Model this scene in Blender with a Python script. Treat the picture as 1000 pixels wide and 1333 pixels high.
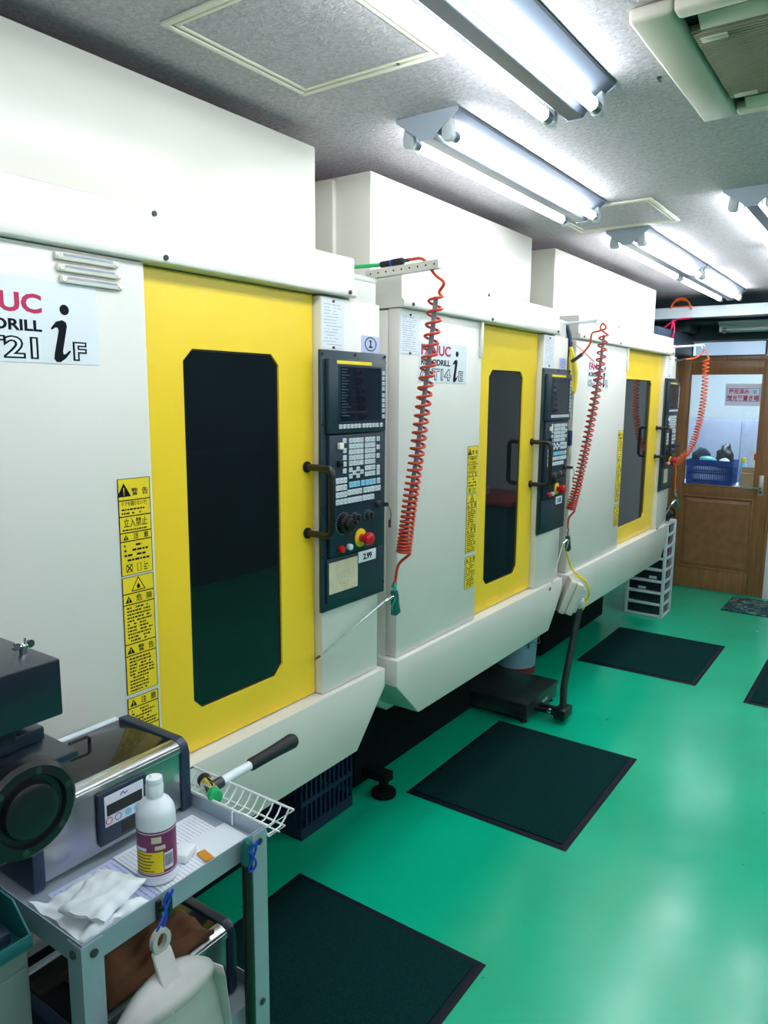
import bpy, bmesh, math, random
from mathutils import Vector, Matrix
random.seed(7)
D = bpy.data
SC = bpy.context.scene
COL = SC.collection
for o in list(D.objects): D.objects.remove(o)

# ------------------------------------------------------------------ camera
CAM = Vector((1.45, 0.0, 1.745)); FPX = 971.2
YAW, PITCH, ROLL = 0.61232344, 0.15636128, 0.00850151
_f = Vector((-math.sin(YAW)*math.cos(PITCH), math.cos(YAW)*math.cos(PITCH), -math.sin(PITCH)))
_r0 = Vector((math.cos(YAW), math.sin(YAW), 0)); _u0 = _r0.cross(_f)
_r = _r0*math.cos(ROLL) + _u0*math.sin(ROLL); _u = _u0*math.cos(ROLL) - _r0*math.sin(ROLL)
cam_d = D.cameras.new('camera'); cam = D.objects.new('camera', cam_d); COL.objects.link(cam)
cam_d.sensor_fit = 'HORIZONTAL'; cam_d.sensor_width = 36.0; cam_d.lens = 36.0*FPX/1000.0
cam_d.clip_start = 0.02; cam_d.clip_end = 60
cam.matrix_world = Matrix(((_r.x,_u.x,-_f.x,CAM.x),(_r.y,_u.y,-_f.y,CAM.y),(_r.z,_u.z,-_f.z,CAM.z),(0,0,0,1)))
SC.camera = cam
def at(px, py, axis, val):
    """photo pixel -> point of its ray on the plane axis = val"""
    d = _r*((px-500)/FPX) - _u*((py-666.5)/FPX) + _f
    i = 'xyz'.index(axis); t = (val-CAM[i])/d[i]
    return CAM + d*t

# ------------------------------------------------------------------ world, exposure
W = D.worlds.new('world'); SC.world = W; W.use_nodes = True
W.node_tree.nodes['Background'].inputs[0].default_value = (0.75, 0.88, 1.0, 1)
W.node_tree.nodes['Background'].inputs[1].default_value = 0.3
vs = SC.view_settings
vs.view_transform = 'Standard'; vs.look = 'None'; vs.gamma = 1.0; vs.use_curve_mapping = False
vs.exposure = 1.02
TUBE_STRENGTH = 15.0
TUBE_COLOR = (0.90, 0.97, 1.0)

# ------------------------------------------------------------------ materials
MATS = {}
def mat(name, col, rough=.5, metal=0., var=.06, scale=12., bump=0., bscale=150., coat=0., emit=None, estr=0., spec=.5, alpha=None):
    m = D.materials.new(name); m.use_nodes = True; nt = m.node_tree; N = nt.nodes; L = nt.links
    b = N['Principled BSDF']
    tc = N.new('ShaderNodeTexCoord'); nz = N.new('ShaderNodeTexNoise')
    nz.inputs['Scale'].default_value = scale; nz.inputs['Detail'].default_value = 4
    L.new(tc.outputs['Object'], nz.inputs['Vector'])
    rp = N.new('ShaderNodeValToRGB'); c = Vector(col)
    lo = [max(0, x*(1-var)) for x in c]; hi = [min(1, x*(1+var)) for x in c]
    rp.color_ramp.elements[0].color = (*lo, 1); rp.color_ramp.elements[1].color = (*hi, 1)
    rp.color_ramp.elements[0].position = .3; rp.color_ramp.elements[1].position = .7
    L.new(nz.outputs['Fac'], rp.inputs['Fac']); L.new(rp.outputs['Color'], b.inputs['Base Color'])
    b.inputs['Roughness'].default_value = rough; b.inputs['Metallic'].default_value = metal
    b.inputs['Specular IOR Level'].default_value = spec
    if coat: b.inputs['Coat Weight'].default_value = coat; b.inputs['Coat Roughness'].default_value = .05
    if bump:
        n2 = N.new('ShaderNodeTexNoise'); n2.inputs['Scale'].default_value = bscale; n2.inputs['Detail'].default_value = 3
        L.new(tc.outputs['Object'], n2.inputs['Vector'])
        bp = N.new('ShaderNodeBump'); bp.inputs['Strength'].default_value = bump; bp.inputs['Distance'].default_value = .003
        L.new(n2.outputs['Fac'], bp.inputs['Height']); L.new(bp.outputs['Normal'], b.inputs['Normal'])
    if emit: b.inputs['Emission Color'].default_value = (*emit, 1); b.inputs['Emission Strength'].default_value = estr
    MATS[name] = m; return m
def glass(name, tint, gloss_rough=.02, frost=0.):
    m = D.materials.new(name); m.use_nodes = True; nt = m.node_tree; N = nt.nodes; L = nt.links
    for n in list(N): N.remove(n)
    out = N.new('ShaderNodeOutputMaterial'); mx = N.new('ShaderNodeMixShader'); fr = N.new('ShaderNodeFresnel')
    fr.inputs['IOR'].default_value = 1.45
    if frost: tr = N.new('ShaderNodeBsdfRefraction'); tr.inputs['Roughness'].default_value = frost; tr.inputs['IOR'].default_value = 1.02
    else: tr = N.new('ShaderNodeBsdfTransparent')
    tr.inputs['Color'].default_value = (*tint, 1)
    gl = N.new('ShaderNodeBsdfGlossy'); gl.inputs['Roughness'].default_value = gloss_rough
    L.new(fr.outputs[0], mx.inputs[0]); L.new(tr.outputs[0], mx.inputs[1]); L.new(gl.outputs[0], mx.inputs[2]); L.new(mx.outputs[0], out.inputs[0])
    MATS[name] = m; return m

mat('paint', (.74,.715,.665), .36, var=.025, scale=3, bump=.04, bscale=400)
mat('paint_box', (.70,.675,.60), .3, var=.02, scale=2)
mat('yellow', (.95,.65,.028), .33, var=.03, scale=4)
mat('lid_glass', (.012,.012,.013), .10, var=.1)
mat('dark_pane', (.006,.011,.014), .03, var=.2, scale=3, spec=.45)
mat('panel_dark', (.012,.034,.05), .42, var=.08, bump=.05, bscale=500)
mat('panel_dark2', (.008,.026,.045), .4, var=.08)
mat('screen', (.004,.014,.028), .08, var=.3, scale=9)
mat('key_white', (.62,.68,.72), .45, var=.08, scale=60)
mat('key_blue', (.25,.58,.80), .45, var=.05)
mat('black', (.008,.009,.011), .38, var=.2)
mat('black_rubber', (.010,.013,.016), .6, var=.2, bump=.1)
mat('red', (.55,.012,.02), .3, var=.05)
mat('estop_yellow', (.85,.60,.02), .4)
mat('magenta', (.50,.006,.09), .4, var=.03)
mat('ink', (.003,.007,.012), .7, var=.1, spec=.15)
mat('ink_grey', (.35,.38,.44), .6, var=.1)
mat('screen_ink', (.05,.06,.08), .5)
mat('core_grey', (.22,.21,.25), .4)
mat('ink_blue', (.10,.14,.45), .6, var=.1)
mat('logo_white', (.76,.80,.84), .35, var=.02)
mat('sticker_yellow', (.88,.66,.015), .45, var=.03)
mat('paper', (.74,.77,.84), .7, var=.03, scale=30)
mat('paper_lilac', (.52,.56,.80), .7, var=.03, scale=30)
mat('sign_lilac', (.80,.78,.92), .7, var=.02)
mat('card', (.62,.56,.38), .6, var=.1, scale=25)
mat('steel', (.62,.64,.66), .28, 1., var=.08, scale=30)
mat('chrome', (.75,.78,.8), .12, 1., var=.05)
mat('brushed', (.50,.52,.54), .30, 1., var=.06, scale=6, bump=.04, bscale=300)
mat('dark_metal', (.09,.10,.11), .35, .8, var=.15)
mat('coil_red', (.60,.045,.018), .35, var=.06)
mat('coil_orange', (.80,.12,.02), .35, var=.06)
mat('hose_green', (.01,.42,.13), .4)
mat('cable_yellow', (.85,.65,.02), .45)
mat('cable_blue', (.01,.05,.12), .45)
mat('magenta_hose', (.75,.01,.12), .4)
mat('gun_green', (.01,.13,.12), .35, var=.1)
mat('alu', (.60,.58,.54), .4, .6, var=.08)
mat('lamp_body', (.42,.47,.56), .32, var=.02)
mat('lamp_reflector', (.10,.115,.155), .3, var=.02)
mat('lamp_socket', (.55,.58,.60), .45, var=.05)
mat('tube_cap', (.28,.30,.33), .3, .8)
mat('tube', (.9,.95,1.), .4, var=0, emit=TUBE_COLOR, estr=TUBE_STRENGTH)
mat('ac_ivory', (.60,.55,.46), .4, var=.04, scale=4)
mat('ac_grille', (.33,.30,.23), .5, var=.08)
mat('hatch_trim', (.78,.72,.60), .45, .0, var=.05)
mat('wood', (.27,.125,.046), .38, var=.2, scale=14, bump=.03)
mat('wood_bead', (.26,.125,.05), .38, var=.15, scale=14)
mat('wall_white', (.72,.75,.80), .7, var=.02, bump=.1, bscale=120)
mat('wall_dark', (.05,.065,.075), .7, var=.1, scale=3)
mat('soffit', (.035,.06,.075), .8, var=.08)
mat('slate', (.055,.085,.13), .5, var=.06)
mat('mat_rubber', (.003,.007,.016), .6, var=.2, spec=.2)
mat('mat_pile', (.0025,.028,.028), .95, var=.5, scale=260, bump=.5, bscale=500, spec=.08)
mat('cart_grey', (.36,.43,.50), .4, .3, var=.06, bump=.05)
mat('navy_plastic', (.018,.035,.07), .35, var=.08)
mat('bottle_white', (.80,.85,.90), .32, var=.02)
mat('label_purple', (.21,.025,.12), .4, var=.15, scale=40)
mat('cloth_white', (.78,.84,.88), .85, var=.04, bump=.15, bscale=600)
mat('cloth_brown', (.14,.055,.022), .85, var=.25, bump=.3, bscale=300)
mat('foam', (.82,.86,.90), .8)
mat('orange_plastic', (.65,.26,.02), .35)
mat('dustpan', (.50,.50,.47), .5, var=.14, scale=9)
mat('blue_cord', (.01,.06,.50), .5)
mat('wire_white', (.80,.82,.84), .35)
mat('press_blue', (.010,.022,.040), .35, var=.1, coat=.2)
mat('press_cover', (.012,.018,.030), .28, var=.1)
mat('cabinet_green', (.15,.22,.20), .45, var=.05)
mat('teal_tray', (.02,.16,.17), .3, var=.1)
mat('pail', (.27,.45,.58), .4, var=.05)
mat('pail_red', (.28,.02,.02), .45)
mat('rack_white', (.62,.69,.74), .45, var=.03)
mat('rack_drawer', (.014,.024,.035), .15, var=.3, scale=20)
mat('crate_blue', (.008,.022,.07), .45, var=.1)
mat('basket_blue', (.008,.045,.26), .4, var=.06)
mat('cloth_navy', (.012,.03,.05), .9, var=.3, bump=.3)
mat('cloth_teal', (.18,.50,.58), .9, var=.15, bump=.3)
mat('cardboard', (.36,.22,.12), .8, var=.08)
mat('beige_plastic', (.55,.54,.47), .45, var=.04)
mat('machine_dark', (.005,.007,.008), .7, var=.2, spec=.15)
mat('lilac_cupboard', (.27,.29,.40), .5, var=.04)
mat('red_top', (.42,.05,.03), .45, var=.06)
mat('bench_teal', (.03,.12,.13), .5)
mat('lamp_off', (.50,.60,.60), .35)
mat('backroom_panel', (.9,.95,1.), .5, var=0, emit=(.85,.95,1.), estr=8.)
mat('clear_film', (.75,.80,.86), .15, var=.02)
mat('amber_white', (.85,.8,.72), .4)
mat('folder', (.02,.035,.045), .5, var=.1)
mat('folder_yellow', (.40,.36,.02), .5)
glass('pane_clear', (.90,.96,.97))
glass('pane_frost', (.88,.95,1.0), .1, .25)

def floor_mat():
    m = D.materials.new('floor_green'); m.use_nodes = True; nt = m.node_tree; N = nt.nodes; L = nt.links
    b = N['Principled BSDF']; tc = N.new('ShaderNodeTexCoord')
    def noise(s, d=5, dist=0):
        n = N.new('ShaderNodeTexNoise'); n.inputs['Scale'].default_value = s; n.inputs['Detail'].default_value = d
        n.inputs['Distortion'].default_value = dist; L.new(tc.outputs['Object'], n.inputs['Vector']); return n
    def ramp(n, e):
        r = N.new('ShaderNodeValToRGB'); r.color_ramp.elements[0].position = e[0][0]; r.color_ramp.elements[0].color = (*e[0][1], 1)
        r.color_ramp.elements[1].position = e[1][0]; r.color_ramp.elements[1].color = (*e[1][1], 1); L.new(n.outputs['Fac'], r.inputs['Fac']); return r
    base = ramp(noise(1.6, 5), ((.32, (.001,.42,.225)), (.7, (.002,.52,.29))))
    def flecks(scale, thr, off):
        mp = N.new('ShaderNodeMapping'); mp.inputs['Location'].default_value = (off, off*.7, 0); L.new(tc.outputs['Object'], mp.inputs['Vector'])
        dn = N.new('ShaderNodeTexNoise'); dn.inputs['Scale'].default_value = 40; L.new(mp.outputs[0], dn.inputs['Vector'])
        ad = N.new('ShaderNodeMixRGB'); ad.blend_type = 'ADD'; ad.inputs[0].default_value = .035; L.new(mp.outputs[0], ad.inputs[1]); L.new(dn.outputs['Color'], ad.inputs[2])
        vo = N.new('ShaderNodeTexVoronoi'); vo.inputs['Scale'].default_value = scale; L.new(ad.outputs[0], vo.inputs['Vector'])
        lt = N.new('ShaderNodeMath'); lt.operation = 'LESS_THAN'; lt.inputs[1].default_value = thr; L.new(vo.outputs['Distance'], lt.inputs[0]); return lt
    cur = base.outputs[0]
    for sc_, th_, of_, cl_ in ((3.2,.022,.3,(.55,.75,.70,1)),(5.,.030,2.1,(.004,.10,.09,1)),(2.1,.016,5.2,(.7,.8,.78,1))):
        mx = N.new('ShaderNodeMixRGB'); mx.inputs[2].default_value = cl_; L.new(flecks(sc_, th_, of_).outputs[0], mx.inputs[0]); L.new(cur, mx.inputs[1]); cur = mx.outputs[0]
    L.new(cur, b.inputs['Base Color']); b.inputs['Specular IOR Level'].default_value = .5
    rr = ramp(noise(3.5, 6), ((.3, (.16,)*3), (.75, (.27,)*3))); L.new(rr.outputs[0], b.inputs['Roughness'])
    bp = N.new('ShaderNodeBump'); bp.inputs['Strength'].default_value = .10; bp.inputs['Distance'].default_value = .004
    L.new(noise(16, 3).outputs['Fac'], bp.inputs['Height']); L.new(bp.outputs['Normal'], b.inputs['Normal'])
    MATS['floor_green'] = m
floor_mat()
def ceiling_mat():
    m = D.materials.new('ceiling_paper'); m.use_nodes = True; nt = m.node_tree; N = nt.nodes; L = nt.links
    b = N['Principled BSDF']; tc = N.new('ShaderNodeTexCoord')
    n = N.new('ShaderNodeTexNoise'); n.inputs['Scale'].default_value = 70; n.inputs['Detail'].default_value = 5; n.inputs['Distortion'].default_value = .8
    L.new(tc.outputs['Object'], n.inputs['Vector'])
    r = N.new('ShaderNodeValToRGB'); r.color_ramp.elements[0].position = .35; r.color_ramp.elements[0].color = (.38,.345,.375,1)
    r.color_ramp.elements[1].position = .68; r.color_ramp.elements[1].color = (.54,.49,.53,1)
    L.new(n.outputs['Fac'], r.inputs['Fac']); L.new(r.outputs[0], b.inputs['Base Color']); b.inputs['Roughness'].default_value = .7
    bp = N.new('ShaderNodeBump'); bp.inputs['Strength'].default_value = .7; bp.inputs['Distance'].default_value = .006
    L.new(n.outputs['Fac'], bp.inputs['Height']); L.new(bp.outputs['Normal'], b.inputs['Normal'])
    MATS['ceiling_paper'] = m
ceiling_mat()
def camo_mat():
    m = D.materials.new('door_mat'); m.use_nodes = True; nt = m.node_tree; N = nt.nodes; L = nt.links
    b = N['Principled BSDF']; tc = N.new('ShaderNodeTexCoord')
    n = N.new('ShaderNodeTexNoise'); n.inputs['Scale'].default_value = 14; n.inputs['Detail'].default_value = 2; n.inputs['Distortion'].default_value = 1
    L.new(tc.outputs['Object'], n.inputs['Vector'])
    r = N.new('ShaderNodeValToRGB'); r.color_ramp.interpolation = 'CONSTANT'
    cr = r.color_ramp; cr.elements[0].color = (.01,.05,.06,1); cr.elements[1].position = .47; cr.elements[1].color = (.03,.12,.12,1)
    e = cr.elements.new(.56); e.color = (.22,.30,.24,1); e = cr.elements.new(.64); e.color = (.01,.03,.04,1)
    L.new(n.outputs['Fac'], r.inputs['Fac']); L.new(r.outputs[0], b.inputs['Base Color']); b.inputs['Roughness'].default_value = .9
    MATS['door_mat'] = m
camo_mat()
def wood_mat():
    m = MATS['wood']; nt = m.node_tree; N = nt.nodes; L = nt.links
    nz = [n for n in N if n.type == 'TEX_NOISE'][0]; tc = [n for n in N if n.type == 'TEX_COORD'][0]
    mp = N.new('ShaderNodeMapping'); mp.inputs['Scale'].default_value = (4, 4, .35)
    L.new(tc.outputs['Object'], mp.inputs['Vector']); L.new(mp.outputs[0], nz.inputs['Vector'])
wood_mat()

# ------------------------------------------------------------------ mesh helpers
class MB:
    def __init__(s): s.v = []; s.f = []
    def add(s, vs, fs):
        k = len(s.v); s.v += [tuple(v) for v in vs]; s.f += [tuple(i+k for i in f) for f in fs]; return s
    def box(s, x0, x1, y0, y1, z0, z1, M=None):
        v = [Vector(p) for p in ((x0,y0,z0),(x1,y0,z0),(x1,y1,z0),(x0,y1,z0),(x0,y0,z1),(x1,y0,z1),(x1,y1,z1),(x0,y1,z1))]
        if M: v = [M @ p for p in v]
        return s.add(v, [(0,3,2,1),(4,5,6,7),(0,1,5,4),(1,2,6,5),(2,3,7,6),(3,0,4,7)])
    def prism(s, poly, axis, a, b, M=None):
        """poly: 2D points; axis x: (y,z), y: (x,z), z: (x,y)"""
        def P(p, t): return {'x': (t,p[0],p[1]), 'y': (p[0],t,p[1]), 'z': (p[0],p[1],t)}[axis]
        n = len(poly); v = [Vector(P(p,a)) for p in poly] + [Vector(P(p,b)) for p in poly]
        if M: v = [M @ p for p in v]
        f = [tuple(range(n))[::-1], tuple(range(n,2*n))] + [(i,(i+1)%n,n+(i+1)%n,n+i) for i in range(n)]
        return s.add(v, f)
    def ring(s, c, r, ax, n): pass
    def cyl(s, p0, p1, r, n=12, r2=None, caps=True):
        p0 = Vector(p0); p1 = Vector(p1); r2 = r if r2 is None else r2
        d = (p1-p0).normalized(); a = Vector((0,0,1)) if abs(d.z) < .9 else Vector((1,0,0))
        e = d.cross(a).normalized(); g = d.cross(e)
        v = [p0 + (e*math.cos(t)+g*math.sin(t))*r for t in (2*math.pi*i/n for i in range(n))] + \
            [p1 + (e*math.cos(t)+g*math.sin(t))*r2 for t in (2*math.pi*i/n for i in range(n))]
        f = [(i,n+i,n+(i+1)%n,(i+1)%n) for i in range(n)]
        if caps: f += [tuple(range(n)), tuple(range(2*n-1,n-1,-1))]
        return s.add(v, f)
    def tube(s, pts, r, n=8, caps=True, closed=False):
        P = [Vector(p) for p in pts]; m = len(P); v = []; nrm = None
        for i in range(m):
            if closed: t = (P[(i+1)%m]-P[i-1]).normalized()
            else: t = (P[min(i+1,m-1)]-P[max(i-1,0)]).normalized()
            if nrm is None:
                a = Vector((0,0,1)) if abs(t.z) < .9 else Vector((1,0,0)); nrm = t.cross(a).normalized()
            else: nrm = (nrm - t*nrm.dot(t)).normalized()
            b = t.cross(nrm); rr = r[i] if isinstance(r, (list, tuple)) else r
            v += [P[i] + (nrm*math.cos(2*math.pi*k/n)+b*math.sin(2*math.pi*k/n))*rr for k in range(n)]
        f = []
        for i in range(m if closed else m-1):
            j = (i+1) % m
            f += [(i*n+k, i*n+(k+1)%n, j*n+(k+1)%n, j*n+k) for k in range(n)]
        if caps and not closed: f += [tuple(range(n))[::-1], tuple(range((m-1)*n, m*n))]
        return s.add(v, f)
    def lathe(s, prof, c=(0,0,0), n=24, M=None):
        """prof: (radius, z) from bottom to top"""
        c = Vector(c); v = []; f = []
        for r, z in prof: v += [Vector((r*math.cos(2*math.pi*k/n), r*math.sin(2*math.pi*k/n), z)) for k in range(n)]
        for i in range(len(prof)-1): f += [(i*n+k, i*n+(k+1)%n, (i+1)*n+(k+1)%n, (i+1)*n+k) for k in range(n)]
        f += [tuple(range(n))[::-1], tuple(range((len(prof)-1)*n, len(prof)*n))]
        if M: v = [M @ p for p in v]
        return s.add([p+c for p in v], f)
    def quad(s, a, b, c, d): return s.add([a,b,c,d], [(0,1,2,3)])
    def mesh(s, name, m, bevel=0, seg=2, smooth=35):
        me = D.meshes.new(name); me.from_pydata([tuple(v) for v in s.v], [], s.f); me.materials.append(MATS[m] if isinstance(m, str) else m)
        bm = bmesh.new(); bm.from_mesh(me)
        bmesh.ops.recalc_face_normals(bm, faces=bm.faces)
        if bevel:
            es = [e for e in bm.edges if len(e.link_faces) == 2 and e.calc_face_angle(0) > .5]
            bmesh.ops.bevel(bm, geom=es, offset=bevel, segments=seg, affect='EDGES', profile=.5, clamp_overlap=True)
        bm.to_mesh(me); bm.free()
        if smooth:
            me.polygons.foreach_set('use_smooth', [True]*len(me.polygons)); me.set_sharp_from_angle(angle=math.radians(smooth))
        return me
def link(name, me, parent=None, loc=None):
    o = D.objects.new(name, me); COL.objects.link(o)
    if parent: o.parent = parent
    if loc is not None: o.location = loc
    return o
def part(name, mb, m, parent=None, bevel=0, seg=2, smooth=35, label=None):
    o = link(name, mb.mesh(name, m, bevel, seg, smooth), parent)
    if label: o['label'] = label
    return o
def tag(o, label, cat, group=None):
    o['label'] = label; o['category'] = cat
    if group: o['group'] = group
    return o
def thing(name, label, cat, loc=(0,0,0), rotz=0, group=None):
    o = D.objects.new(name, None); COL.objects.link(o); o.location = loc; o.rotation_euler = (0,0,rotz); o.empty_display_size = .05
    return tag(o, label, cat, group)
def solo(name, mb, m, label, cat, group=None, bevel=0, seg=2, smooth=35):
    return tag(part(name, mb, m, None, bevel, seg, smooth), label, cat, group)
def struct(name, mb, m, parent=None, bevel=0):
    o = part(name, mb, m, parent, bevel)
    if not parent: o['kind'] = 'structure'
    return o
def catmull(P, n=12):
    P = [Vector(p) for p in P]; Q = [P[0]*2-P[1]] + P + [P[-1]*2-P[-2]]; out = []
    for i in range(1, len(Q)-2):
        a,b,c,d = Q[i-1:i+3]
        for k in range(n):
            t = k/n; out.append(.5*((2*b)+(c-a)*t+(2*a-5*b+4*c-d)*t*t+(3*b-a-3*c+d)*t**3))
    out.append(P[-1]); return out
# frames for things drawn on a plane: columns right, up, normal
FX = Matrix(((0,0,1,0),(1,0,0,0),(0,1,0,0),(0,0,0,1)))      # faces +X
FY = Matrix(((1,0,0,0),(0,0,-1,0),(0,1,0,0),(0,0,0,1)))     # faces -Y
def text_mb(body, h, frame, pos, width=None, bold=0., ext=.0004, align='LEFT', slant=0., kx=None):
    """text as mesh; h = cap height; width = fitted width"""
    cu = D.curves.new('t', 'FONT'); cu.body = body; cu.size = h/.70; cu.align_x = align; cu.extrude = ext; cu.offset = bold; cu.resolution_u = 3; cu.shear = slant
    o = D.objects.new('t', cu); COL.objects.link(o)
    dg = bpy.context.evaluated_depsgraph_get(); me = D.meshes.new_from_object(o.evaluated_get(dg))
    v = [Vector(x.co) for x in me.vertices]; f = [tuple(p.vertices) for p in me.polygons]
    D.objects.remove(o); D.curves.remove(cu); D.meshes.remove(me)
    mb = MB()
    if not v: return mb
    x0 = min(p.x for p in v); x1 = max(p.x for p in v)
    if kx: v = [Vector((p.x*kx, p.y, p.z)) for p in v]
    elif width and x1 > x0:
        k = width/(x1-x0); v = [Vector(((p.x-(x0 if align == 'LEFT' else 0))*k, p.y, p.z)) for p in v]
    T = Matrix.Translation(Vector(pos)) @ frame
    return mb.add([T @ p for p in v], f)
def rects(frame, pos, lst, d=.0004):
    """flat printed marks: list of (a0,a1,b0,b1) on the frame at pos"""
    mb = MB(); T = Matrix.Translation(Vector(pos)) @ frame
    for a0,a1,b0,b1 in lst: mb.box(a0,a1,b0,b1,0,d,T)
    return mb
def lines(a0, a1, b0, b1, rows, fill=.55, seed=0):
    """unreadable small print: broken dashes in rows"""
    R = random.Random(seed); out = []; st = (b1-b0)/rows
    for i in range(rows):
        y = b1-(i+1)*st+st*.25; x = a0; end = a1-R.random()*(a1-a0)*.35
        while x < end:
            w = R.uniform(.3, 1.1)*st; 
            if R.random() < .85: out.append((x, min(x+w, end), y, y+st*fill))
            x += w+st*.22
    return out
def join(*mbs):
    r = MB()
    for m in mbs: r.add(m.v, m.f)
    return r

# ------------------------------------------------------------------ the setting
CEIL = 2.555; YB = 7.12; XR = 4.2; YF = -3.0; XL = -1.7
struct('floor', MB().box(XL-.1,XR,YF,10.2,-.1,0), 'floor_green')
struct('ceiling', MB().box(XL-.1,XR,YF,YB,CEIL,CEIL+.1), 'ceiling_paper')
struct('wall_left', MB().box(XL-.1,XL,YF,YB,0,CEIL), 'wall_white')
struct('wall_right', MB().box(XR,XR+.1,YF,10.2,0,CEIL), 'wall_white')
struct('wall_front', MB().box(XL-.1,XR,YF-.1,YF,0,CEIL), 'wall_white')
wb = MB()
DX0, DX1 = -.335, .495            # door opening
TX0, TX1, TZ0, TZ1 = -.213, .379, 2.103, 2.225
wb.box(XL,DX0,YB,YB+.12,0,CEIL); wb.box(DX1,XR,YB,YB+.12,0,CEIL)
wb.box(DX0,DX1,YB,YB+.12,TZ1+.004,CEIL); wb.box(DX0,TX0,YB,YB+.12,2.06,TZ1+.004); wb.box(TX1,DX1,YB,YB+.12,2.06,TZ1+.004)
struct('wall_back', wb, 'wall_white')
struct('trim_1', MB().box(XL,3.5,6.68,YB-.001,2.362,CEIL-.001), 'soffit')
struct('trim_2', MB().box(DX0+.001,DX1-.001,YB-.012,YB-.0005,2.233,2.36), 'soffit')
struct('baseboard_back', MB().box(DX1+.03,XR-.001,YB-.012,YB-.0005,.001,.075), 'rack_white')
# the room seen through the door glass
struct('wall_far', MB().box(-1.6,2.0,9.6,9.7,0,2.6), 'wall_white')
struct('wall_far_left', MB().box(-1.7,-1.6,YB+.121,9.7,0,2.6), 'wall_white')
struct('wall_far_right', MB().box(2.0,2.1,YB+.121,9.7,0,2.6), 'wall_white')
struct('ceiling_far', MB().box(-1.7,2.1,YB+.121,9.7,2.56,2.66), 'wall_white')
# door
def build_door():
    dr = D.objects.new('door_1', None); COL.objects.link(dr); dr['kind'] = 'structure'; dr.location = (0,YB,0)
    dr['label'] = 'brown wooden door with a tall glass pane above a raised panel'
    gx0,gx1,gz0,gz1 = -.212,.379,.958,1.95
    lf = MB(); y0,y1 = .005,.04
    L0,L1 = DX0+.02, DX1-.006
    lf.box(L0,gx0,y0,y1,.006,2.055); lf.box(gx1,L1,y0,y1,.006,2.055); lf.box(gx0,gx1,y0,y1,gz1,2.055)
    lf.box(gx0,gx1,y0,y1,.86,gz0); lf.box(gx0,gx1,y0,y1,.006,.20)
    part('leaf', lf, 'wood', dr, .002)
    pm = MB(); pm.box(gx0,gx1,y0+.012,y1-.004,.20,.86)
    part('panel', pm, 'wood', dr)
    # raised field with sloping borders
    a0,a1,b0,b1 = -.195,.362,.215,.842; i0 = .03
    rp = MB()
    rp.add([(a0,y0+.012,b0),(a1,y0+.012,b0),(a1,y0+.012,b1),(a0,y0+.012,b1),(a0+i0,y0+.002,b0+i0),(a1-i0,y0+.002,b0+i0),(a1-i0,y0+.002,b1-i0),(a0+i0,y0+.002,b1-i0)],
           [(4,5,6,7),(0,1,5,4),(1,2,6,5),(2,3,7,6),(3,0,4,7)])
    part('raised_field', rp, 'wood_bead', dr, smooth=0)
    bd = MB()
    for x0,x1,z0,z1 in ((gx0,gx1,gz0-.004,gz0+.010),(gx0,gx1,gz1-.010,gz1+.004),(gx0-.004,gx0+.010,gz0,gz1),(gx1-.010,gx1+.004,gz0,gz1),
                        (gx0,gx1,.85,.865),(gx0,gx1,.195,.21),(gx0-.004,gx0+.010,.2,.86),(gx1-.010,gx1+.004,.2,.86)):
        bd.box(x0,x1,y0-.006,y0+.012,z0,z1)
    part('bead', bd, 'wood_bead', dr, .002)
    part('pane', MB().box(gx0+.001,gx1-.001,.020,.024,gz0,gz1), 'pane_clear', dr)
    fr = MB(); fr.box(DX0+.0005,DX0+.018,-.012,.10,.001,2.06); fr.box(DX1-.005,DX1+.022,-.012,-.001,.001,2.36); fr.box(DX0+.0005,TX0+.004,-.012,.10,2.058,2.098); fr.box(TX0,DX1-.001,-.012,.10,2.058,2.098)
    part('frame', fr, 'wood', dr, .002)
    hp = part('handle_plate', MB().box(.412,.450,-.004,.004,.905,1.08), 'alu', dr, .003)
    hd = MB().tube([(.432,-.004,.975),(.432,-.05,.975),(.425,-.056,.974),(.39,-.057,.972),(.33,-.054,.968),(.305,-.05,.968)], .009, 10)
    part('lever', hd, 'chrome', hp)
    part('lock_cylinder', MB().cyl((.432,-.004,.935),(.432,-.014,.935),.012,16), 'dark_metal', hp)
build_door()
wn = D.objects.new('window_1', None); COL.objects.link(wn); wn['kind'] = 'structure'; wn.location = (0,YB,0); wn['label'] = 'narrow frosted transom pane above the wooden door'
part('pane', MB().box(TX0+.001,TX1-.001,.03,.036,TZ0,TZ1), 'pane_frost', wn)
fm = MB(); fm.box(TX0,TX1,-.004,.03,TZ0-.006,TZ0+.004); fm.box(TX0,TX1,-.004,.03,TZ1-.004,TZ1+.003); fm.box(TX1-.004,TX1+.012,-.004,.03,TZ0,TZ1); fm.box(TX0-.012,TX0+.004,-.004,.03,TZ0,TZ1)
part('window_frame', fm, 'black', wn)

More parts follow.
